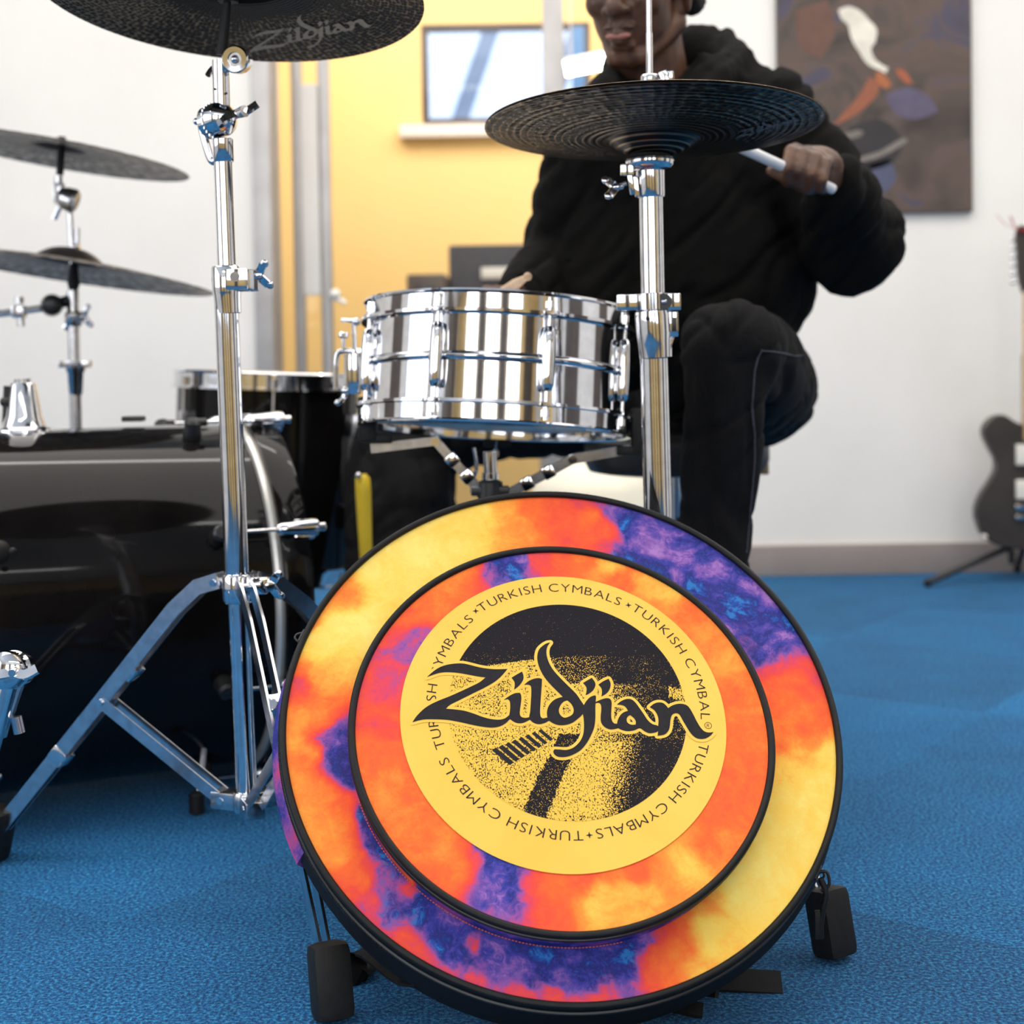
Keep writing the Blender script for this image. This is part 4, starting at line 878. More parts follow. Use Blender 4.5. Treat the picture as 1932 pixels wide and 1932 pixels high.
bm = B(); tube(bm, [L(146, 430), L(145, 466)], 5*S3, 10); tube(bm, [L(138, 466), L(150, 464)], 7*S3, 10); obj('wing_nut', bm, STEEL, ls)
bm = B(); prof(bm, L(108, 368, -.02), L(150, 384, -.02), [(0, .008), (.004, .015), (.016, .020), (.030, .022), (.036, .018), (.038, .01)]); tube(bm, smooth_path([L(110, 332), L(111, 350), L(118, 366)]), .007, 10); tube(bm, smooth_path([L(112, 392), L(106, 405), L(102, 414)]), .005, 8); box(bm, L(112, 365), .008, .01, .018, bev=.002); obj('tilter', bm, BRASS if False else STEEL, ls)
bm = B(); prof(bm, L(139, 588), L(140, 620), [(0, .012), (.004, .016), (.02, .016), (.026, .012)]); wing(bm, L(152, 598), V((1, -.2, .1)), V((.4, 0, -1)), .016, .006); tube(bm, smooth_path([L(135, 606), L(122, 620), L(128, 612)]), .006, 8); obj('height_clamp', bm, STEEL, ls)
bm = B(); prof(bm, L(142, 682), L(143, 750), [(0, .010), (.002, .017), (.016, .017), (.02, .014), (.055, .012), (.06, .010)]); box(bm, L(128, 687), .014, .010, .006, bev=.001); box(bm, L(158, 687), .012, .010, .006, bev=.001); obj('lower_clamp', bm, STEEL, ls)
for k, ang in enumerate((200, 95, -15)):
    d = V((cos(radians(ang)), sin(radians(ang)), 0)); b0 = V((L(152, 1150).x, LY, 0)); bm = B()
    ribbon(bm, [b0+V((0, 0, .30))+d*.02, b0+V((0, 0, .26))+d*.06, b0+V((0, 0, .012))+d*.26], .016, .004, d.cross(V((-d.y, d.x, 0)))); bar(bm, b0+V((0, 0, .06))+d*.012, b0+V((0, 0, .13))+d*.17, .014, .003, (0, 0, 1)); lg_ = obj('leg', bm, STEEL, ls)
    bm = B(); prof(bm, b0+V((0, 0, .03))+d*.245, b0+V((0, 0, .001))+d*.27, [(0, .010), (.004, .015), (.032, .015), (.036, .008)]); 
    for v in bm.verts: v.co.z = max(v.co.z, .0005)
    obj('rubber_foot', bm, RUBBER, lg_)
# side boom with memory clamp reaching left
bs = thing('boom_arm', L(95, 578), 'chrome boom arm with round clamp reaching left under the grey cymbals', 'boom arm')
bm = B(); tube(bm, [L(-60, 600), L(78, 582)], 6.5*S3, 14); obj('boom_tube', bm, STEEL, bs)
bm = B(); prof(bm, L(98, 576, -.035), L(98, 576, .02), [(0, .012), (.003, .017), (.040, .020), (.052, .018), (.055, .01)]); tube(bm, [L(98, 576), L(134, 566)], .010, 14); tube(bm, smooth_path([L(118, 572), L(132, 562), L(140, 548)]), .008, 10); obj('ball_clamp', bm, BLACKPL, bs)
bm = B(); box(bm, L(36, 588), .011, .012, .011, bev=.003); cyl(bm, L(36, 573), L(36, 560), .008); cyl(bm, L(38, 598), L(40, 616), .007); obj('memory_lock', bm, STEEL, bs)

# ------------------------------------------------------------------ snare drum
sn_c = at(938, 700, 2.04); SM = basis(V((.062, .118, 1)), loc=sn_c); SMI = SM.inverted()
snare = thing('snare_drum', sn_c, 'mirror chrome snare drum on a basket stand in front of the drummer', 'drum', M=SM)
SR = .1755; SH = .069
obj('shell', lathe([(SR-.002, -SH), (SR, -SH), (SR, -.006), (SR+.0025, -.005), (SR+.0045, 0), (SR+.0025, .005), (SR, .006), (SR, SH), (SR-.002, SH)], 128, closed_prof=True), CHROME, snare, local=True, angle=50)
for s_, nm in ((1, 'upper_hoop'), (-1, 'lower_hoop')):
    bm = lathe([(SR+.003, s_*(SH-.013)), (SR+.0125, s_*(SH-.014)), (SR+.0130, s_*(SH-.010)), (SR+.0065, s_*(SH-.009)), (SR+.0060, s_*(SH+.010)), (SR+.0105, s_*(SH+.0125)), (SR+.0100, s_*(SH+.0150)), (SR+.0040, s_*(SH+.0135)), (SR+.0030, s_*(SH+.004))], 128, closed_prof=True)
    hp = obj(nm, bm, CHROME, snare, local=True)
    obj('drumhead', lathe([(0.001, s_*(SH+.002)), (SR, s_*(SH+.0015)), (SR+.003, s_*(SH-.002)), (SR+.0025, s_*(SH-.004)), (SR-.004, s_*(SH))], 96, closed_prof=False), HEADW, snare, local=True, label='white batter head' if s_ > 0 else 'translucent snare-side head')
LA = [-114+24*0+45*k-2 for k in range(8)]
for k in range(8):
    a = radians(-90-24+45*k); er = V((cos(a), sin(a), 0)); et = V((-sin(a), cos(a), 0)); ez = V((0, 0, 1)); bm = B()
    c = er*(SR+.008)
    prof(bm, c-ez*.041, c+ez*.041, [(0, .0045), (.002, .0066), (.009, .0084), (.026, .0092), (.056, .0092), (.073, .0084), (.080, .0066), (.082, .0045)], 20)
    box(bm, er*(SR+.003)+ez*.022, .004, .006, .009, (er, et, ez), .001); box(bm, er*(SR+.003)-ez*.022, .004, .006, .009, (er, et, ez), .001)
    lug = obj('lug', bm, CHROME, snare, local=True)
    bm = B(); 
    for s_ in (1, -1):
        cyl(bm, c+ez*.039*s_, c+ez*(SH-.004)*s_, .0027, n=12); cyl(bm, c+ez*(SH-.005)*s_, c+ez*(SH+.004)*s_, .0052, n=16); cyl(bm, c+ez*(SH+.003)*s_, c+ez*(SH+.0085)*s_, .0034, n=6)
        box(bm, c+ez*(SH-.0115)*s_, .0065, .0105, .003, (er, et, ez), .001)
    obj('tension_rods', bm, CHROME, lug, local=True)
# strainer with lever, thumb screw and bracket at the left
def Sn(x, y, dy=0): return at(x, y, 2.03+dy)
bm = B(); tube(bm, smooth_path([Sn(664, 662), Sn(644, 663), Sn(635, 674), Sn(634, 735)], 5), .0038, 10); tube(bm, [Sn(655, 668), Sn(655, 742)], .0045, 10); box(bm, Sn(668, 705), .008, .011, .028, bev=.002); box(bm, Sn(676, 665, .01), .010, .010, .006, bev=.002); fr = obj('strainer', bm, CHROME, snare)
bm = B(); tube(bm, [Sn(648, 632), Sn(648, 662)], .0030, 10); prof(bm, Sn(648, 626), Sn(648, 640), [(0, .005), (.002, .0072), (.006, .0072), (.009, .0035)]); obj('strainer_screw', bm, CHROME, fr)
bm = B(); tube(bm, [Sn(644, 604), Sn(672, 605)], .0032, 10); tube(bm, [Sn(667, 604), Sn(669, 660)], .0032, 10); sph(bm, Sn(672, 607), .006, n=12); obj('strainer_lever', bm, CHROME, fr)
bm = B(); tube(bm, smooth_path([Sn(652, 738), Sn(649, 750), Sn(638, 760)], 4), .0040, 8, rr=None); sph(bm, Sn(652, 737), .0065, n=12); sph(bm, Sn(637, 760), .0045, n=10); obj('throw_off_knob', bm, CHROME, fr)
# snare wires below
bm = B()
for k in range(14): cyl(bm, V((-.13, -.016+.0025*k, -SH-.0035)), V((.13, -.016+.0025*k, -SH-.0035)), .0009, n=6, cap=False)
for s_ in (1, -1): box(bm, (s_*.135, 0, -SH-.0040), .010, .022, .0015)
obj('snare_wires', bm, STEEL, snare, local=True, label='coiled snare wires under the drum')

# ------------------------------------------------------------------ snare stand
ss = thing('snare_stand', V((sn_c.x-.012, 2.04, 0)), 'chrome basket stand under the snare drum with black rubber grips', 'snare stand')
bc = Sn(925, 940)
bm = B(); tube(bm, [Sn(924, 852, .01), Sn(926, 900, .01)], .0092, 20); tube(bm, [Sn(925, 892, .01), V((bc.x, bc.y+.01, .16))], .0112, 20); tube(bm, [V((bc.x, bc.y+.01, .18)), V((bc.x, bc.y+.01, .05))], .0135, 20); obj('post', bm, CHROME, ss)
def arm(pts, grip, name='basket_arm'):
    bm = B()
    for k in (1, -1): 
        ribbon(bm, [p+V((0, k*.005, 0)) for p in pts], .013, .0025, V((0, 0, 1)))
    a_ = obj(name, bm, STEEL, ss)
    bm = B()
    for f_ in (.28, .62):
        p = pts[0].lerp(pts[1], f_); t_ = (pts[1]-pts[0]).normalized(); box(bm, p, .008, .0085, .0085, (t_, V((0, 1, 0)), t_.cross(V((0, 1, 0)))), .0015)
    cyl(bm, pts[1]-V((0, .010, 0)), pts[1]+V((0, .010, 0)), .006)
    obj('arm_clips', bm, CHROME, a_)
    bm = B(); g = grip; box(bm, g, .012, .014, .030, bev=.004); box(bm, g-V((0, 0, .027))+(V((bc.x, bc.y, g.z))-g).normalized()*.012, .020, .013, .006, bev=.002); obj('rubber_grip', bm, RUBBER, a_)
arm([Sn(905, 925), Sn(822, 832), Sn(700, 846)], Sn(697, 790, -.02)+V((-.002, 0, 0)))
arm([Sn(962, 930), Sn(1080, 866), Sn(1196, 846)], Sn(1199, 812, -.01)+V((.006, 0, 0)))
arm([Sn(930, 920, .03), Sn(935, 855, .12), Sn(938, 835, .20)], Sn(938, 800, .205))
bm = B(); prof(bm, Sn(925, 905), Sn(925, 950), [(0, .010), (.003, .017), (.024, .018), (.030, .012)]); box(bm, Sn(925, 926), .026, .012, .006, bev=.002); obj('basket_hub', bm, BLACKPL, ss)
bm = B(); tube(bm, smooth_path([Sn(894, 845), Sn(899, 880), Sn(893, 905), Sn(890, 930)], 4), .0028, 8); obj('adjust_rod', bm, CHROME, ss)
b0 = V((bc.x, bc.y+.01, 0))
for ang in (80, 200, -40):
    d = V((cos(radians(ang)), sin(radians(ang)), 0)); bm = B(); ribbon(bm, [b0+V((0, 0, .20))+d*.015, b0+V((0, 0, .18))+d*.05, b0+V((0, 0, .014))+d*.24], .015, .004, d.cross(V((-d.y, d.x, 0)))); bar(bm, b0+V((0, 0, .07))+d*.012, b0+V((0, 0, .10))+d*.14, .012, .003, (0, 0, 1)); l_ = obj('leg', bm, STEEL, ss)
    bm = B(); prof(bm, b0+V((0, 0, .03))+d*.225, b0+V((0, 0, .002))+d*.25, [(0, .009), (.004, .013), (.030, .013), (.034, .007)])
    for v in bm.verts: v.co.z = max(v.co.z, .0005)
    obj('rubber_foot', bm, RUBBER, l_)

# ------------------------------------------------------------------ bass drum
psi = radians(25); bax = V((cos(psi), sin(psi), 0)); bH = V((at(490, 790, 2.35).x, 2.35, .279))
def bmx(o): # local z = drum axis pointing to the batter side, local x = up
    z = bax; x = V((0, 0, 1)); y = z.cross(x); return Matrix(((x.x, y.x, z.x, o.x), (x.y, y.y, z.y, o.y), (x.z, y.z, z.z, o.z), (0, 0, 0, 1)))
DM = bmx(bH); bd = thing('bass_drum', bH, 'large glossy black bass drum lying on its side at the left', 'drum', M=DM)
R_ = .262; DL = .52
obj('shell', lathe([(R_-.008, -DL), (R_, -DL), (R_, -.02), (R_-.008, -.02)], 160, closed_prof=True), BLACKLAC, bd, local=True)
for z0, lb in ((0, None), (-DL+.02, None)):
    s_ = 1 if z0 == 0 else -1; z1 = z0-s_*.042 if z0 == 0 else z0+.042-.042*2
    za, zb = (z0-.043, z0) if s_ > 0 else (-DL-.02, -DL+.023)
    obj('wood_hoop', lathe([(R_+.003, za), (R_+.0125, za+.001), (R_+.0135, za+.004), (R_+.0135, zb-.004), (R_+.0125, zb-.001), (R_+.003, zb)], 160, closed_prof=True), BLACKLAC, bd, local=True)
    zc = za-.012 if s_ > 0 else zb
    obj('flesh_hoop', lathe([(R_, zc), (R_+.0075, zc+.001), (R_+.0095, zc+.006), (R_+.0075, zc+.012), (R_, zc+.0125)], 160, closed_prof=True), HOOPINLAY, bd, local=True, label='silver metal band beside the wood hoop')
    zz = za+.008 if s_ > 0 else zb-.008
    obj('drumhead', lathe([(.001, zz), (R_-.004, zz), (R_+.002, zz+.001), (R_+.002, zz-.002), (.001, zz-.002)], 120), BLACKPL if s_ < 0 else HEADW, bd, local=True)
ez = V((0, 0, 1))
for k in range(8):
    # angle measured from straight up towards the camera side
    a = radians(65-45*k); er = V((cos(a), -sin(a), 0)) if False else V((cos(a), sin(a)*(-1 if (DM.to_3x3() @ V((0, 1, 0))).y > 0 else 1), 0)); et = ez.cross(er)
    c = er*(R_+.024)
    bm = B(); cyl(bm, c+ez*(-.115), c+ez*(-.012), .0028, n=12); ld = obj('tension_rod', bm, CHROME, bd, local=True)
    bm = B(); prof(bm, c+ez*(-.050), c+ez*.022, [(0, .006), (.006, .009), (.016, .0095), (.050, .013), (.058, .012), (.062, .006), (.070, .0065), (.072, .004)], 20); box(bm, er*(R_+.017)+ez*(-.010), .008, .014, .016, (er, et, ez), .004); obj('claw_hook', bm, CHROME, ld, local=True)
    bm = B(); prof(bm, er*(R_-.001)+ez*(-.128), er*(R_+.03)+ez*(-.128), [(0, .013), (.003, .014), (.014, .0125), (.026, .0125), (.030, .009)], 24); cyl(bm, er*(R_+.024)+ez*(-.128), er*(R_+.024)+ez*(-.108), .006); obj('lug', bm, BLACKPL, bd, local=True)
# tom mount on top, cone shaped chrome tower
def Bd(x, y, Y=2.2): return at(x, y, Y)
bm = B(); prof(bm, Bd(45, 822), Bd(43, 722), [(0, .040), (.003, .044), (.010, .042), (.014, .032), (.030, .026), (.074, .0195), (.078, .0175)], 32); tm = obj('tom_mount', bm, CHROME, bd)
bm = B(); cyl(bm, Bd(43, 730), Bd(42, 715), .012); sph(bm, Bd(26, 826, 2.17), .005, n=10); sph(bm, Bd(12, 822, 2.17), .005, n=10); obj('mount_bolts', bm, STEEL, tm)
bm = B(); tube(bm, [Bd(8, 818, 2.19), Bd(12, 728, 2.19)], .004, 10); sph(bm, Bd(10, 758, 2.19), .008, n=12); obj('mount_key', bm, BLACKPL, tm)
bm = B(); box(bm, Bd(252, 790, 2.27), .016, .012, .004, bev=.002); obj('vent_badge', bm, BLACKPL, bd)
bm = B(); prof(bm, Bd(-30, 1040, 1.98), Bd(32, 1046, 1.93), [(0, .012), (.003, .016), (.038, .0165), (.044, .012), (.046, .006)]); sph(bm, Bd(24, 1040, 1.915), .005, n=10); obj('spur_knob', bm, RUBBER, bd)
for k, t_ in enumerate((-.14, -DL+.10)):
    p = DM @ V((-.17, 0, t_)); 
    q0 = DM @ V((-.20, -.17 if (DM.to_3x3() @ V((0, 1, 0))).y > 0 else .17, t_)); q1 = V((q0.x, q0.y-.05, .012)); 
    if k == 1: q1 = V((q0.x-.05, q0.y-.10, .012))
    bm = B(); cyl(bm, q0, q1, .006, n=14); sp = obj('spur', bm, STEEL, bd)
    bm = B(); prof(bm, q1+V((0, 0, .02)), q1-V((0, 0, .0115)), [(0, .008), (.003, .011), (.028, .011), (.0305, .006)]); obj('rubber_foot', bm, RUBBER, sp)

# ------------------------------------------------------------------ floor tom
TM = basis(V((.045, .01, 1)), loc=at(508, 712, 2.85)); ft = thing('floor_tom', TM.translation, 'black floor tom with chrome hoop behind the bass drum', 'drum', M=TM)
TRr = .172; TH = .36
obj('shell', lathe([(TRr-.006, -TH), (TRr, -TH), (TRr, -.012), (TRr-.006, -.012)], 96, closed_prof=True), BLACKLAC, ft, local=True)
for z_, s_ in ((0, 1), (-TH-.012, -1)):
    obj('hoop', lathe([(TRr+.003, z_-s_*.022), (TRr+.012, z_-s_*.022), (TRr+.012, z_-s_*.018), (TRr+.006, z_-s_*.017), (TRr+.006, z_+s_*.006), (TRr+.010, z_+s_*.008), (TRr+.008, z_+s_*.011), (TRr+.002, z_+s_*.009)], 96, closed_prof=True), CHROME, ft, local=True)
    obj('drumhead', lathe([(.001, z_-s_*.003), (TRr+.002, z_-s_*.004), (TRr+.002, z_-s_*.012)], 96), HEADW, ft, local=True)
for k in range(6):
    a = radians(-150+60*k+12); er = V((cos(a), sin(a), 0)); et = ez.cross(er); c = er*(TRr+.010)
    bm = B(); box(bm, er*(TRr+.007)-ez*.085, .009, .010, .022, (er, et, ez), .005); lg_ = obj('lug', bm, STEEL, ft, local=True)
    bm = B(); cyl(bm, c-ez*.075, c-ez*.004, .003, n=10); cyl(bm, c-ez*.016, c-ez*.002, .006, n=14); obj('tension_rod', bm, CHROME, lg_, local=True)
for ang in (-160, 100, -20):
    d = V((cos(radians(ang)), sin(radians(ang)), 0)); o_ = TM.translation; p = V((o_.x, o_.y, 0))+d*(TRr+.022)
    bm = B(); tube(bm, [p+V((0, 0, .42)), p+V((0, 0, .10)), p+d*.03+V((0, 0, .012))], .005, 12); cyl(bm, p+d*.03+V((0, 0, .02)), p+d*.03+V((0, 0, .001)), .012); box(bm, p-d*.008+V((0, 0, .34)), .014, .014, .022, (d, V((-d.y, d.x, 0)), ez), .003); obj('leg', bm, STEEL, ft)

# ------------------------------------------------------------------ chrome stand top at the lower left edge
def E_(x, y, dy=0): return at(x, y, 1.62+dy)
es = thing('microphone_stand', V((E_(-60, 1500).x, 1.62, 0)), 'chrome stand clamp with wing nut cut off by the lower left edge', 'stand')
bm = B(); tube(bm, [E_(18, 1290), E_(-8, 1385)], .0125, 24); tube(bm, [E_(-8, 1385), E_(-75, 1640)], .009, 20); tb = obj('stand_tube', bm, CHROME, es)
bm = B(); prof(bm, E_(40, 1262, .01), E_(4, 1266, -.028), [(0, .012), (.003, .019), (.016, .021), (.019, .0185), (.022, .0205), (.036, .020), (.042, .012)], 32); cp = obj('tilter_gear', bm, CHROME, es)
bm = B(); c_ = E_(26, 1268, -.03); ribbon(bm, smooth_path([c_, c_+V((.012, -.002, -.003)), c_+V((.025, 0, .003))], 4), .010, .005, (0, .6, 1)); ribbon(bm, smooth_path([c_, c_+V((-.012, -.002, -.002)), c_+V((-.028, 0, -.004))], 4), .010, .005, (0, .6, 1)); prof(bm, c_+V((0, .02, 0)), c_-V((0, .006, 0)), [(0, .006), (.02, .0065), (.026, .004)]); obj('wing_nut', bm, CHROME, cp)
bm = B(); ribbon(bm, [E_(44, 1280, .0), E_(20, 1352, .0)], .012, .004, (0, 1, 0)); cyl(bm, E_(30, 1352, -.002), E_(37, 1383, -.002), .0062, n=14); obj('drop_lever', bm, STEEL, es)
eb = V((E_(-230, 1700).x, 1.70, 0))
bm = B(); tube(bm, [E_(-75, 1640), V((eb.x, eb.y, .03))], .011, 16); prof(bm, eb+V((0, 0, .001)), eb+V((0, 0, .05)), [(0, .09), (.008, .09), (.014, .08), (.02, .02), (.045, .014)]); obj('base', bm, BLACKPL, es)

# ------------------------------------------------------------------ drummer
from mathutils.bvhtree import BVHTree
def caps(bm, p0, p1, r0, r1=None, n=20, k=6):
    """tapered capsule"""
    r1 = r0 if r1 is None else r1; p0 = V(p0); p1 = V(p1); a, b, d = frame(p1-p0) if (p1-p0).length > 1e-6 else (V((1, 0, 0)), V((0, 1, 0)), V((0, 0, 1)))
    rings = []
    for i in range(k): t = (i+.15)/k*pi/2; rings.append((p0-d*r0*cos(t), r0*sin(t)))
    rings += [(p0, r0), (p1, r1)]
    for i in range(k-1, -1, -1): t = (i+.15)/k*pi/2; rings.append((p1+d*r1*cos(t), r1*sin(t)))
    add_rings(bm, [[c+(a*cos(q)+b*sin(q))*r for q in (2*pi*j/n for j in range(n))] for c, r in rings])
def chain(bm, pts, rs, n=20):
    for i in range(len(pts)-1): caps(bm, pts[i], pts[i+1], rs[i], rs[i+1], n)
def ell(bm, c, r, ax=None, n=28): sph(bm, c, 1, r[0], r[1], r[2], n, ax)
def organic(name, bm, voxel, m, parent, smooth=6, fold=None, label=None, fac=.5):
    """fuse overlapping forms into one continuous surface"""
    me = bpy.data.meshes.new(name); bmesh.ops.recalc_face_normals(bm, faces=list(bm.faces)); bm.to_mesh(me); bm.free()
    o = bpy.data.objects.new(name, me); COL.objects.link(o)
    md = o.modifiers.new('r', 'REMESH'); md.mode = 'VOXEL'; md.voxel_size = voxel; md.use_smooth_shade = True
    if smooth: sm = o.modifiers.new('s', 'SMOOTH'); sm.factor = fac; sm.iterations = smooth
    bpy.context.view_layer.update(); dg = bpy.context.evaluated_depsgraph_get(); me2 = bpy.data.meshes.new_from_object(o.evaluated_get(dg))
    bpy.data.objects.remove(o); bpy.data.meshes.remove(me)
    bm = B(); bm.from_mesh(me2); bpy.data.meshes.remove(me2)
    if fold:
        bm.normal_update(); mv = [(v, v.normal*fold(v.co, v.normal)) for v in bm.verts]
        for v, d in mv: v.co += d
    bvh = BVHTree.FromBMesh(bm)
    return obj(name, bm, m, parent, angle=180, label=label, recalc=False), bvh
hip = at(1400, 790, 2.52)
pers = thing('person', V((hip.x, hip.y, 0)), 'seated drummer in black hoodie and dark trousers playing with two sticks', 'person')
Hc = at(1203, -12, 2.33)
hf = V((-.42, -.88, -.20)).normalized(); hr = hf.cross(V((0.03, 0, 1))).normalized(); hu = hr.cross(hf)
AX = (hr, hf, hu)
def hp_(r, f, u): return Hc+hr*r+hf*f+hu*u
bm = B()
ell(bm, hp_(0, -.015, .032), (.073, .092, .084), AX); ell(bm, hp_(0, .030, -.022), (.062, .060, .080), AX); ell(bm, hp_(0, .058, -.092), (.026, .024, .022), AX)
for s_ in (1, -1):
    caps(bm, hp_(.054*s_, -.012, -.048), hp_(.020*s_, .055, -.094), .019, .017); caps(bm, hp_(.052*s_, -.014, -.05), hp_(.056*s_, -.02, .0), .018, .016)
    sph(bm, hp_(.036*s_, .062, -.012), .026); ell(bm, hp_(.015*s_, .098, -.025), (.0095, .011, .008), AX, 14)
    ell(bm, hp_(.076*s_, -.012, -.008), (.007, .017, .029), (hr, (hf+hr*.35*s_).normalized(), hu), 16); ell(bm, hp_(.079*s_, -.018, .004), (.006, .014, .017), AX, 14)
    caps(bm, hp_(.010*s_, .083, .030), hp_(.042*s_, .072, .030), .010, .009)
caps(bm, hp_(0, .086, .020), hp_(0, .106, -.020), .0085, .0125); sph(bm, hp_(0, .105, -.022), .0135)
caps(bm, hp_(0, .085, -.036), hp_(0, .085, -.060), .016, .019); ell(bm, hp_(0, .090, -.050), (.025, .0105, .0060), AX); ell(bm, hp_(0, .089, -.0625), (.021, .0115, .0075), AX); ell(bm, hp_(0, .080, -.078), (.022, .010, .008), AX)
caps(bm, hp_(0, -.025, -.06), at(1238, 215, 2.40), .055, .062)
# inner trunk and limbs carry the clothes
nb = at(1240, 240, 2.42); chest = at(1282, 350, 2.44); belly = at(1350, 640, 2.49); shR = at(1455, 222, 2.43); shL = at(1118, 262, 2.39)
elR = at(1600, 450, 2.38); wrR = at(1566, 338, 2.165); elL = at(1058, 488, 2.47); wrL = at(975, 568, 2.29)
hipL = at(1440, 738, 2.50); knL = at(1385, 662, 2.05); anL = at(1322, 1235, 2.09); hipR = at(1300, 765, 2.62); knR = at(760, 812, 2.74); anR = at(738, 1225, 2.58)
chain(bm, [nb, chest, belly, at(1340, 760, 2.54)], [.06, .10, .10, .08]); chain(bm, [nb, shR, elR, wrR], [.05, .05, .038, .027]); chain(bm, [nb, shL, elL, wrL], [.05, .05, .038, .027])
chain(bm, [at(1340, 760, 2.54), hipL, knL, anL], [.07, .055, .045, .032]); chain(bm, [at(1340, 760, 2.54), hipR, knR, anR], [.07, .055, .045, .032])
# his left hand (right in the photo) closed round the stick
st0, st1 = at(1424, 290, 2.055), at(1574, 358, 2.125)
def HH(x, y, d): return at(x, y, 2.10+d)
FING = [(1494, 0, .0), (1518, 5, .002), (1540, 12, .004), (1560, 22, .006)]
for i, (x, dy, dd) in enumerate(FING):
    k = (1, 1.04, .98, .84)[i]
    pts = [HH(x+6, 284+dy, .036+dd), HH(x-2, 285+dy, -.008+dd), HH(x-9, 318+dy*1.0, -.022+dd), HH(x-11, 342+dy*.8*k, -.006+dd), HH(x-6, 346+dy*.6, .012+dd)]
    rr = [.0105, .0102, .0092, .0080, .0072]; rr = [q*(1 if i < 3 else .88) for q in rr]; chain(bm, pts, rr, 14)
    caps(bm, pts[0], wrR, .012, .021, 14)
ell(bm, HH(1540, 316, .036), (.040, .017, .032)); caps(bm, HH(1545, 330, .04), wrR, .026, .026)
chain(bm, [HH(1552, 345, .04), HH(1522, 352, .008), HH(1484, 334, -.010), HH(1456, 322, -.008)], [.016, .0125, .0108, .0088], 14)
# his right hand low behind the snare rim
s20, s21 = at(997, 521, 1.98), at(925, 566, 2.37)
def H2(x, y, d): return at(x, y, 2.22+d)
for i, x in enumerate((916, 936, 955, 972)):
    chain(bm, [H2(x+8, 553, .04), H2(x+2, 549, .01), H2(x, 562, -.016), H2(x+2, 580, -.008)], [.0102, .0098, .0088, .0075], 14); caps(bm, H2(x+8, 553, .04), wrL, .012, .02, 14)
chain(bm, [H2(985, 585, .04), H2(985, 576, .0), H2(975, 570, -.03), H2(966, 560, -.045)], [.015, .012, .0105, .0085], 14)
body, bvb = organic('body', bm, .0036, SKIN, pers, 3, label=None)
def shoe(an, knee_d):
    pass
# face details
bm = B(); ell(bm, hp_(0, .0965, -.0502), (.0235, .0062, .0042), AX, 20); 
for s_ in (1, -1): ell(bm, hp_(.009*s_, .0975, -.0488), (.011, .006, .0042), AX, 14)
lp0 = obj('upper_lip', bm, SKIN, pers)
bm = B(); ell(bm, hp_(0, .0960, -.0622), (.0205, .0075, .0062), AX, 24); obj('lower_lip', bm, LIPS, pers)
for s_ in (1, -1):
    bm = B(); sph(bm, hp_(.030*s_, .0735, .010), .0125, n=20); ey = obj('eye', bm, IVORY, pers)
    bm = B(); sph(bm, hp_(.030*s_-.001, .0815, .0065), .0062, n=14); obj('iris', bm, BLACKPL, ey)
    bm = B(); ell(bm, hp_(.030*s_, .0755, .0155), (.0165, .0125, .0080), AX, 20); ell(bm, hp_(.030*s_, .074, -.001), (.0155, .0120, .0060), AX, 20); obj('eyelid', bm, SKIN, ey)
    bm = B(); tube(bm, smooth_path([hp_(.012*s_, .091, .030), hp_(.030*s_, .090, .037), hp_(.048*s_, .076, .031)]), .0032, 8); obj('eyebrow', bm, HAIR, pers)
bm = B(); ell(bm, hp_(0, -.026, .040), (.081, .096, .090), AX, 40)
for s_ in (1, -1): caps(bm, hp_(.069*s_, -.035, .0), hp_(.060*s_, -.075, -.015), .022, .025)
hair, _ = organic('hair', bm, .005, HAIR, pers, 2, lambda p, n: .0025*noise.noise(p*160))
# hoodie
bm = B()
chain(bm, [at(1262, 262, 2.43), at(1284, 380, 2.44), at(1338, 540, 2.47), at(1362, 690, 2.50)], [.105, .135, .150, .135], 28)
ell(bm, at(1275, 330, 2.43), (.185, .115, .150)); ell(bm, at(1175, 470, 2.42), (.13, .09, .16)); ell(bm, at(1200, 600, 2.46), (.12, .10, .12)); ell(bm, at(1120, 550, 2.42), (.09, .08, .07)); caps(bm, shL, shR, .078, .084, 28); ell(bm, at(1345, 540, 2.47), (.165, .125, .15))
chain(bm, [shR, at(1540, 340, 2.41), elR, at(1588, 380, 2.25), at(1574, 344, 2.185)], [.084, .078, .082, .060, .043], 28)
caps(bm, elR, elR+V((.01, 0, -.005)), .083)
chain(bm, [shL, at(1085, 380, 2.42), elL, at(1005, 545, 2.35), at(985, 562, 2.315)], [.078, .073, .070, .052, .042], 28)
caps(bm, at(1190, 200, 2.36), at(1330, 190, 2.40), .05, .065, 24)
chain(bm, [at(1146, 168, 2.28), at(1160, 212, 2.27), at(1215, 240, 2.27), at(1290, 215, 2.28), at(1340, 150, 2.34), at(1385, 118, 2.42), at(1360, 110, 2.50), at(1280, 110, 2.54), at(1190, 130, 2.48), at(1150, 150, 2.38), at(1146, 168, 2.28)], [.022, .024, .026, .030, .036, .038, .05, .055, .045, .03, .022], 18)
chain(bm, [at(1322, 112, 2.36), at(1345, 128, 2.37), at(1400, 150, 2.42)], [.022, .03, .04], 16)
chain(bm, [at(1150, 175, 2.27), at(1120, 190, 2.33), at(1100, 215, 2.37)], [.02, .028, .035], 14)
def folds(p, n):
    q = noise.noise(V((p.x*7, p.y*7, p.z*9+3)))*.010
    a_ = p.x*.75-p.z*.66; r = abs(noise.noise(V((a_*26, p.y*5, (p.x+p.z)*5))))
    return q-.008*max(0, .28-r)/.28+.0015*noise.noise(p*70)
hood, bvh = organic('hoodie', bm, .0062, HOODIE, pers, 7, folds)
bm = B(); 
def cuff(c0, c1, r):
    bm = B(); prof(bm, c0, c1, [(0, r*.92), (.004, r*1.04), (.018, r), (.034, r*1.06), (.040, r*.95)], 28); return bm
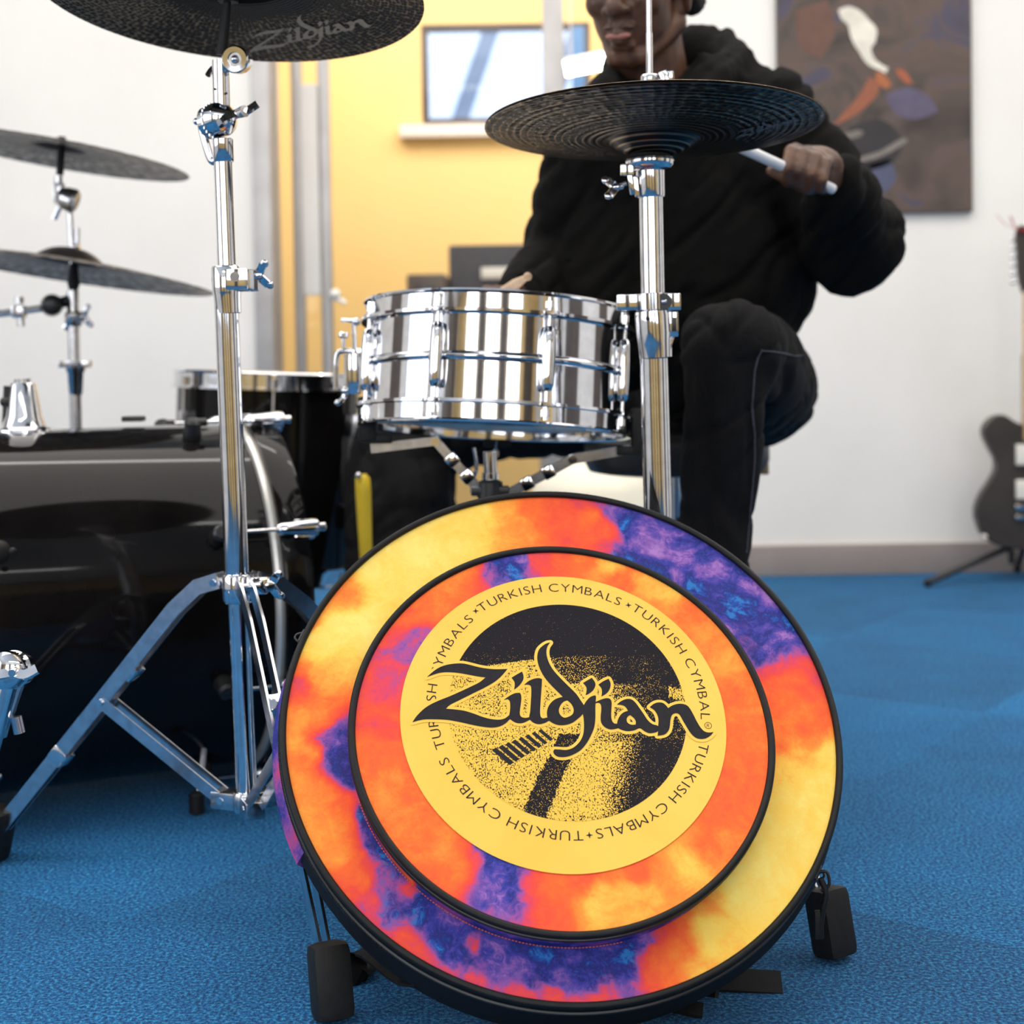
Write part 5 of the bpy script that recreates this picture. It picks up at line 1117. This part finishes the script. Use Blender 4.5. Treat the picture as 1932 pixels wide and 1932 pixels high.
obj('cuff', cuff(at(1582, 362, 2.215), at(1570, 340, 2.175), .041), HOODIE, pers); obj('cuff', cuff(at(998, 552, 2.335), at(982, 563, 2.295), .040), HOODIE, pers)
# trousers
bm = B()
chain(bm, [at(1330, 745, 2.56), hipL, at(1412, 702, 2.27), knL], [.125, .092, .093, .074], 28); chain(bm, [knL, at(1370, 780, 2.045), at(1350, 950, 2.06), at(1332, 1160, 2.08)], [.074, .058, .054, .060], 28)
ell(bm, at(1376, 655, 2.06), (.073, .07, .068))
chain(bm, [at(1330, 745, 2.56), hipR, at(1050, 788, 2.67), knR], [.11, .088, .072, .080], 28); chain(bm, [knR, at(757, 860, 2.72), at(754, 960, 2.68), at(744, 1180, 2.60)], [.085, .100, .104, .078], 28)
def pfold(p, n):
    r = abs(noise.noise(V(((p.x*.9+p.z*.25)*24, p.y*9, p.z*5))))
    r2 = abs(noise.noise(V((p.x*9+5, p.y*10, (p.z-p.x*.5)*15))))
    return -.006*max(0, .26-r)/.26-.005*max(0, .2-r2)/.2+.006*noise.noise(V((p.x*8, p.y*8, p.z*8)))
pants, bvp = organic('trousers', bm, .0062, JEAN, pers, 6, pfold)
def on_surface(bv, px, py, off=.001):
    d = (at(px, py, 1)-CP).normalized(); h = bv.ray_cast(CP, d)
    return h[0]-d*off if h[0] is not None else None
for pl in ([(1438, 660), (1430, 676), (1424, 700), (1422, 730), (1419, 770), (1424, 820), (1424, 870), (1420, 920), (1415, 970), (1411, 1020), (1408, 1050)], [(1437, 662), (1460, 664), (1480, 667), (1500, 672), (1518, 670)]):
    pp = []
    for i in range(len(pl)-1):
        for j in range(4):
            q = V(pl[i]).lerp(V(pl[i+1]), j/4); h = on_surface(bvp, q.x, q.y)
            k = 0
            while h is None and k < 8: q.x -= 3; h = on_surface(bvp, q.x, q.y); k += 1
            if h is not None and (not pp or (h-pp[-1]).length < .05): pp.append(h)
    if len(pp) > 3: bm = B(); tube(bm, pp, .0014, 6); obj('side_seam', bm, SEAM, pers, label='grey contrast seam')
for an, d in ((at(1332, 1160, 2.08), V((-.2, -.1, 0))), (at(744, 1180, 2.60), V((-.9, -.4, 0)))):
    d = d.normalized() if d.x < -.5 else V((-.15, .99, 0)).normalized()*-1; bm = B(); fz = .045 if d.x < -.5 else .075
    b0 = V((an.x, an.y, fz)); s_ = V((-d.y, d.x, 0)); chain(bm, [b0-d*.05, b0+d*.05, b0+d*.15], [.042, .042, .032], 18); caps(bm, b0, V((an.x, an.y, .17)), .042, .04)
    for v in bm.verts: v.co.z = max(v.co.z, fz-.036)
    sh, _ = organic('shoe', bm, .006, BLACKPL, pers, 4)
# sticks
def stick(p_tip, p_butt, L_, m, label):
    d = (p_tip-p_butt).normalized(); t = thing('drumstick', p_butt, label, 'drumstick'); b0 = p_butt
    bm = B(); prof(bm, b0, b0+d, [(0, .0045), (.002, .0070), (.006, .0076), (L_*.70, .0076), (L_*.93, .0042), (L_-.012, .0036)], 20); obj('shaft', bm, m, t)
    bm = B(); prof(bm, b0+d*(L_-.014), b0+d*L_, [(0, .0034), (.003, .0052), (.008, .0058), (.012, .0044), (.014, .0015)], 16); obj('tip', bm, WOOD if m is WOOD else m, t)
d = (st0-st1).normalized(); stick(st1+d*.40, st1, .40, WSTICK, 'white drumstick gripped under the hi-hat by the drummer')
d = (s20-s21).normalized(); stick(s20, s20-d*.39, .39, WOOD, 'pale wooden drumstick with its tip rising above the snare rim')
# throne
tc_ = at(1276, 850, 2.56); th = thing('drum_throne', V((tc_.x, tc_.y, 0)), 'round black drum stool under the seated drummer', 'stool')
zt = at(1276, 812, 2.56).z; zb_ = at(1276, 890, 2.56).z
bm = B(); prof(bm, V((tc_.x, tc_.y, zb_)), V((tc_.x, tc_.y, zt)), [(0, .13), (.004, .150), (.020, .158), ((zt-zb_)*.8, .158), ((zt-zb_)*.96, .145), (zt-zb_, .11)], 48); obj('seat', bm, BLACKPL, th)
bm = B(); cyl(bm, V((tc_.x, tc_.y, .08)), V((tc_.x, tc_.y, zb_+.005)), .014); prof(bm, V((tc_.x, tc_.y, .26)), V((tc_.x, tc_.y, .32)), [(0, .018), (.003, .022), (.05, .022), (.055, .016)]); obj('post', bm, CHROME, th)
for ang in (20, 140, 260):
    d = V((cos(radians(ang)), sin(radians(ang)), 0)); b0 = V((tc_.x, tc_.y, 0)); bm = B(); ribbon(bm, [b0+V((0, 0, .29))+d*.018, b0+V((0, 0, .26))+d*.05, b0+V((0, 0, .014))+d*.24], .018, .004, d.cross(V((-d.y, d.x, 0)))); bar(bm, b0+V((0, 0, .10))+d*.012, b0+V((0, 0, .14))+d*.145, .014, .003, (0, 0, 1)); l_ = obj('leg', bm, STEEL, th)
    bm = B(); prof(bm, b0+V((0, 0, .03))+d*.225, b0+V((0, 0, .002))+d*.25, [(0, .009), (.004, .014), (.030, .014), (.034, .007)])
    for v in bm.verts: v.co.z = max(v.co.z, .0005)
    obj('rubber_foot', bm, RUBBER, l_)
bm = B(); q = at(1441, 835, 2.52); box(bm, at(1441, 866, 2.52), .0075, .008, .026, bev=.002); sph(bm, at(1445, 833, 2.52), .011, 1, 1, .7, n=12); box(bm, at(1420, 852, 2.54), .018, .006, .006, bev=.001); obj('seat_bracket', bm, BRASS, th, label='worn brass-coloured bracket')

# ------------------------------------------------------------------ framed print on the back wall
pY = YW-.012
a = at(1467, 300, pY); b = at(1834, 400, pY); pz0 = b.z; pz1 = pz0+.92; pcx = (a.x+b.x)/2; pw = (b.x-a.x)/2
pt = thing('poster', (pcx, pY, pz0), 'dark painted poster with a pale plume shape on the white wall, behind the drummer', 'poster')
bm = B(); box(bm, (pcx, YW-.011, (pz0+pz1)/2), pw, .010, (pz1-pz0)/2, bev=.002); obj('backing', bm, DARKFR, pt)
POST = mat('poster_paint', (.06, .045, .04), .6); m = POST
tc = nd(m, 'ShaderNodeTexCoord'); n_ = nd(m, 'ShaderNodeTexNoise', i_Scale=5, i_Detail=4, i_Distortion=1.5); lk(m, tc.outputs['Object'], n_.inputs['Vector'])
rp = ramp(m, [(.25, lin((44, 36, 34))), (.45, lin((78, 66, 60))), (.55, lin((92, 74, 66))), (.62, lin((70, 66, 84))), (.8, lin((60, 50, 46)))]); lk(m, n_.outputs[0], rp.inputs[0]); lk(m, rp.outputs[0], bsdf(m).inputs['Base Color'])
y_ = YW-.0225
bm = B(); box(bm, (pcx, YW-.0215, (pz0+pz1)/2), pw-.004, .0007, (pz1-pz0)/2-.004); pn = obj('print', bm, POST, pt)
def paint(name, col, pts, k, wob=.006):
    mm = mat('paint_'+name, lin(col), .6); noisy(mm, 30, tuple(c*.8 for c in lin(col)[:3])+(1,), lin(col))
    c = [at(x, y, y_-.0004*k) for x, y in pts]; pp = rnd([V((p.x, p.z)) for p in c], 4); bm = B(); vs = [bm.verts.new((p.x+wob*.3*noise.noise(V((p.x*60, p.y*60, k))), y_-.0004*k, p.y)) for p in pp]
    for f in geometry.tessellate_polygon([[V((p.x, p.y, 0)) for p in pp]]): bm.faces.new([vs[i] for i in f])
    obj(name, bm, mm, pn, flat=True)
paint('rust_patch', (104, 72, 60), [(1500, 20), (1560, 0), (1575, 60), (1550, 110), (1510, 90)], 1)
paint('rust_patch', (150, 88, 62), [(1570, 238), (1620, 180), (1640, 145), (1660, 150), (1655, 178), (1630, 205), (1600, 225)], 1)
paint('dark_disc', (44, 40, 44), [(1600, 240), (1660, 225), (1700, 260), (1690, 300), (1640, 320), (1600, 300)], 1)
paint('violet_patch', (92, 84, 108), [(1670, 180), (1710, 165), (1750, 180), (1770, 210), (1730, 225), (1690, 215)], 1)
paint('slate_patch', (80, 84, 110), [(1640, 310), (1680, 300), (1690, 340), (1660, 370), (1645, 345)], 1)
paint('orange_patch', (176, 104, 60), [(1652, 135), (1668, 140), (1682, 160), (1672, 168), (1655, 155)], 2)
paint('orange_patch', (170, 92, 60), [(1690, 130), (1708, 134), (1722, 158), (1708, 156), (1694, 142)], 2)
paint('pale_plume', (232, 226, 212), [(1582, 18), (1600, 12), (1622, 20), (1640, 38), (1654, 55), (1652, 78), (1644, 92), (1650, 110), (1664, 122), (1676, 128), (1672, 138), (1655, 130), (1638, 122), (1622, 100), (1606, 72), (1600, 48), (1586, 34)], 2)
paint('grey_stroke', (128, 120, 114), [(1610, 300), (1660, 285), (1700, 262), (1712, 262), (1705, 272), (1660, 296), (1615, 308)], 2)
paint('grey_stroke', (120, 112, 104), [(1588, 254), (1618, 245), (1630, 250), (1620, 258), (1592, 266)], 2)
# ------------------------------------------------------------------ electric guitar on a floor stand
GY = 4.02; gs = GY/2817
def G(x, y, dy=0): return at(x, y, GY+dy)
gt = thing('electric_guitar', G(1950, 1040), 'charcoal single-cutaway electric guitar standing at the right edge', 'guitar')
out = [(1950, 806), (1932, 802), (1915, 795), (1895, 783), (1875, 787), (1860, 803), (1858, 822), (1868, 845), (1880, 868), (1880, 888), (1868, 910), (1852, 935), (1843, 960), (1846, 988), (1858, 1012), (1880, 1028), (1915, 1036), (1955, 1038), (1995, 1034), (2035, 1022), (2058, 998), (2064, 965), (2052, 930), (2036, 905), (2030, 880), (2040, 855), (2046, 835), (2038, 818), (2020, 815), (2002, 826), (1990, 832), (1980, 815), (1972, 806)]
def prism(pts, Y, t, m, name, par, k=3, bev=.004, label=None):
    c = [at(x, y, Y) for x, y in pts]; pp = rnd([V((p.x, p.z)) for p in c], k) if k > 1 else [V((p.x, p.z)) for p in c]; bm = B(); rings = []
    cx = sum(p.x for p in pp)/len(pp); cz = sum(p.y for p in pp)/len(pp)
    for dy, s_ in ((0, -bev), (bev, 0), (t-bev, 0), (t, -bev)):
        rr = []
        for p in pp:
            d = V((p.x-cx, p.y-cz)); L_ = d.length; d = d*(1+s_/L_); rr.append(V((cx+d.x, Y+dy, cz+d.y)))
        rings.append([bm.verts.new(v) for v in rr])
    n = len(pp)
    for i in range(3):
        for j in range(n): bm.faces.new((rings[i][j], rings[i][(j+1) % n], rings[i+1][(j+1) % n], rings[i+1][j]))
    for rg in (rings[0], rings[-1]):
        for f in geometry.tessellate_polygon([[V((v.co.x, v.co.z, 0)) for v in rg]]): bm.faces.new([rg[i] for i in f])
    return obj(name, bm, m, par, label=label)
gb = prism(out, GY, .042, GUITB, 'body', gt)
prism([(1934, 830), (1934, 548), (1966, 548), (1968, 830)], GY-.012, .022, MAPLE, 'neck', gt, k=1, bev=.002)
hdk = prism([(1930, 552), (1922, 520), (1920, 480), (1918, 440), (1926, 425), (1945, 430), (1962, 450), (1966, 552)], GY-.008, .016, GUITB, 'headstock', gt, bev=.001)
bm = B()
for k in range(6): cyl(bm, G(1926, 532-16*k, .0), G(1914, 533-16*k, .0), .004, n=10); sph(bm, G(1911, 533-16*k), .008, 1, .6, .8, n=10)
obj('tuning_pegs', bm, STEEL, hdk)
for (x0, x1, y0, y1) in ((1915, 1985, 838, 876), (1915, 1985, 905, 940)):
    c0 = G(x0, y0); c1 = G(x1, y1); bm = B(); box(bm, ((c0.x+c1.x)/2, GY-.006, (c0.z+c1.z)/2), (c1.x-c0.x)/2, .006, (c0.z-c1.z)/2, bev=.003); obj('pickup', bm, IVORY, gb, label='pale pickup')
bm = B(); box(bm, G(1950, 956, -.008), .05, .006, .008, bev=.002); box(bm, G(1950, 975, -.008), .05, .006, .006, bev=.002); obj('bridge', bm, CHROME, gb)
for q in ((1858, 1012), (1862, 990)):
    bm = B(); prof(bm, G(q[0], q[1], .002), G(q[0], q[1], -.014), [(0, .010), (.012, .009), (.016, .006)]); obj('control_knob', bm, CHROME, gb); break
bm = B()
for k in range(6): cyl(bm, G(1940+k*3.6, 975, -.016), G(1938+k*4, 545, -.016), .0008, n=5, cap=False)
obj('strings', bm, STEEL, gt)
sd = thing('guitar_stand', V((G(1955, 1060).x, GY+.05, 0)), 'black tubular floor stand holding the charcoal guitar at right', 'guitar stand')
bm = B(); x_ = G(1955, 1060).x
tube(bm, [V((x_, GY+.08, .62)), V((x_, GY+.08, .10))], .009, 14); obj('post', bm, BLACKPL, sd)
f1 = V((at(1750, 1106, 3.99).x, 3.99, .012))
for q in (f1, V((x_+.27, 3.90, .012)), V((x_+.02, YW-.02, .012))):
    bm = B(); cyl(bm, V((x_, GY+.08, .11)), q, .009, n=12); lg_ = obj('leg', bm, BLACKPL, sd)
    bm = B(); sph(bm, q, .0115, n=12); obj('rubber_foot', bm, RUBBER, lg_)
bm = B(); tube(bm, smooth_path([V((x_-.07, GY-.02, G(1955, 1050).z+.02)), V((x_-.07, GY-.01, G(1955, 1050).z-.012)), V((x_-.04, GY+.07, .12)), V((x_+.04, GY+.07, .12)), V((x_+.07, GY-.01, G(1955, 1050).z-.012)), V((x_+.07, GY-.02, G(1955, 1050).z+.02))], 5), .008, 10); obj('cradle', bm, RUBBER, sd)
REDT = mat('red_foil', (.45, .02, .02), .3); noisy(REDT, 30, (.4, .015, .015, 1), (.5, .03, .03, 1))
tn = thing('ribbon', G(1922, 430), 'small dark red ribbon curling from the guitar headstock', 'ribbon')
bm = B(); ribbon(bm, smooth_path([G(1940, 436, -.012), G(1918, 432, -.014), G(1906, 408, -.012)], 5), .012, .002, (0, 1, .3)); obj('ribbon_tail', bm, REDT, tn)
bm = B(); ribbon(bm, smooth_path([G(1940, 438, -.016), G(1900, 425, -.014), G(1880, 405, -.012)], 5), .005, .0015, (0, 1, .3)); obj('ribbon_loop', bm, REDT, tn)

# ------------------------------------------------------------------ amplifiers and other things in the rear room
def R2(x, y, Y): return at(x, y, Y)
def crate(name, x0, x1, y0, y1, Y, D, m, label, cat, floor=True):
    a = R2(x0, y1, Y); b = R2(x1, y0, Y); z0 = 0 if floor else a.z; t = thing(name, ((a.x+b.x)/2, Y+D/2, z0), label, cat)
    bm = B(); box(bm, ((a.x+b.x)/2, Y+D/2, (z0+b.z)/2), (b.x-a.x)/2, D/2, (b.z-z0)/2, bev=.012); obj('cabinet', bm, m, t); return t, a, b
t, a, b = crate('guitar_amplifier', 850, 1010, 460, 700, 5.35, .3, AMP, 'tall charcoal amplifier cabinet with pale label by the yellow wall', 'amplifier', False); AZ = a.z
l0 = R2(908, 526, 5.345); l1 = R2(962, 504, 5.345); bm = B(); box(bm, ((l0.x+l1.x)/2, 5.345, (l0.z+l1.z)/2), (l1.x-l0.x)/2, .004, (l1.z-l0.z)/2, bev=.002); obj('label_plate', bm, IVORY, t, label='pale label plate')
bm = B(); box(bm, ((a.x+b.x)/2, 5.346, (a.z+l0.z)/2-.01), (b.x-a.x)/2-.03, .004, (l0.z-a.z)/2-.03, bev=.002); obj('grille', bm, BLACKPL, t)
t, a, b = crate('speaker_box', 768, 842, 516, 600, 5.2, .28, DARKFR, 'lower dark brown speaker box left of the charcoal amplifier', 'speaker', False)
_dz = AZ-a.z; t.location.z += 0
bm = B(); box(bm, ((a.x+b.x)/2, 5.34, (AZ+a.z)/2), (b.x-a.x)/2, .14, (a.z-AZ)/2+.012, bev=.006); obj('lower_cabinet', bm, DARKFR, t)
tx0 = at(735, 700, 5.2).x; tx1 = at(1045, 700, 5.2).x; tb = thing('table', ((tx0+tx1)/2, 5.45, 0), 'plain pale table carrying the charcoal amplifier beyond the snare drum', 'table')
bm = B(); box(bm, ((tx0+tx1)/2, 5.43, AZ-.016), (tx1-tx0)/2, .27, .0155, bev=.003); obj('table_top', bm, MAPLE, tb)
for x_ in (tx0+.03, tx1-.03):
    for y_ in (5.2, 5.66): bm = B(); box(bm, (x_, y_, (AZ-.031)/2), .014, .014, (AZ-.032)/2, bev=.002); obj('leg', bm, ALU, tb)
bm = B(); c_ = V(((a.x+b.x)/2-.005, 5.2, b.z-.09)); prof(bm, c_+V((0, .002, 0)), c_-V((0, .012, 0)), [(0, .055), (.006, .055), (.012, .045), (.012, .02)]); obj('speaker_cone', bm, BLACKPL, t)
# pale round-topped form behind the snare stand, in one even cream
pc = R2(1118, 985, 3.5); pt_ = thing('pale_form', (pc.x, 3.5, 0), 'pale cream round-topped form seen between snare stand and hi-hat pole', 'stool')
ztop = R2(1118, 872, 3.5).z
bm = B(); prof(bm, V((pc.x, 3.55, .002)), V((pc.x, 3.55, ztop)), [(0, .12), (.01, .145), (ztop*.5, .15), (ztop*.82, .14), (ztop*.93, .115), (ztop*.985, .07), (ztop-.002, .02)], 48); obj('rounded_body', bm, CREAM, pt_)
bm = B(); tube(bm, [(pc.x+.1455*cos(2*pi*i/48), 3.55+.1455*sin(2*pi*i/48), .012) for i in range(48)], .004, 8, closed=True); obj('base_ring', bm, MAPLE, pt_)
# thin music stand with pale knob behind the floor tom
kY = 3.6; kp = at(620, 560, kY); ms = thing('light_stand', (kp.x, kY, 0), 'thin grey stand with a pale round knob beside the yellow wall opening', 'stand')
bm = B(); cyl(bm, V((kp.x, kY, .03)), kp+V((0, 0, .02)), .006); obj('pole', bm, ALU, ms)
bm = B(); sph(bm, at(633, 555, kY), .013); ribbon(bm, smooth_path([at(628, 562, kY), at(642, 566, kY), at(652, 572, kY)]), .012, .006, (0, 1, 1)); obj('knob', bm, IVORY, ms)
bm = B(); prof(bm, V((kp.x, kY, .0005)), V((kp.x, kY, .04)), [(0, .11), (.008, .11), (.014, .10), (.02, .02), (.04, .01)]); obj('base', bm, BLACKPL, ms)
# yellow handle standing in the dark gap beside the floor tom
yh = at(684, 895, 2.52); y1 = at(694, 1120, 2.52); yt = thing('yellow_handle', (y1.x, 2.52, 0), 'bright yellow rounded handle upright between floor tom and drummer leg', 'handle')
bm = B(); d_ = (yh-y1).normalized(); e0 = V((y1.x+(y1.x-yh.x)*.9, 2.52, .004)); L_ = (yh-e0).length; prof(bm, e0, yh, [(0, .006), (.01, .008), (L_*.6, .010), (L_*.93, .0135), (L_*.985, .0125), (L_, .007)], 20); obj('handle', bm, YPL, yt)
bm = B(); sph(bm, at(676, 897, 2.506), .0055, n=12); obj('end_rivet', bm, STEEL, yt)
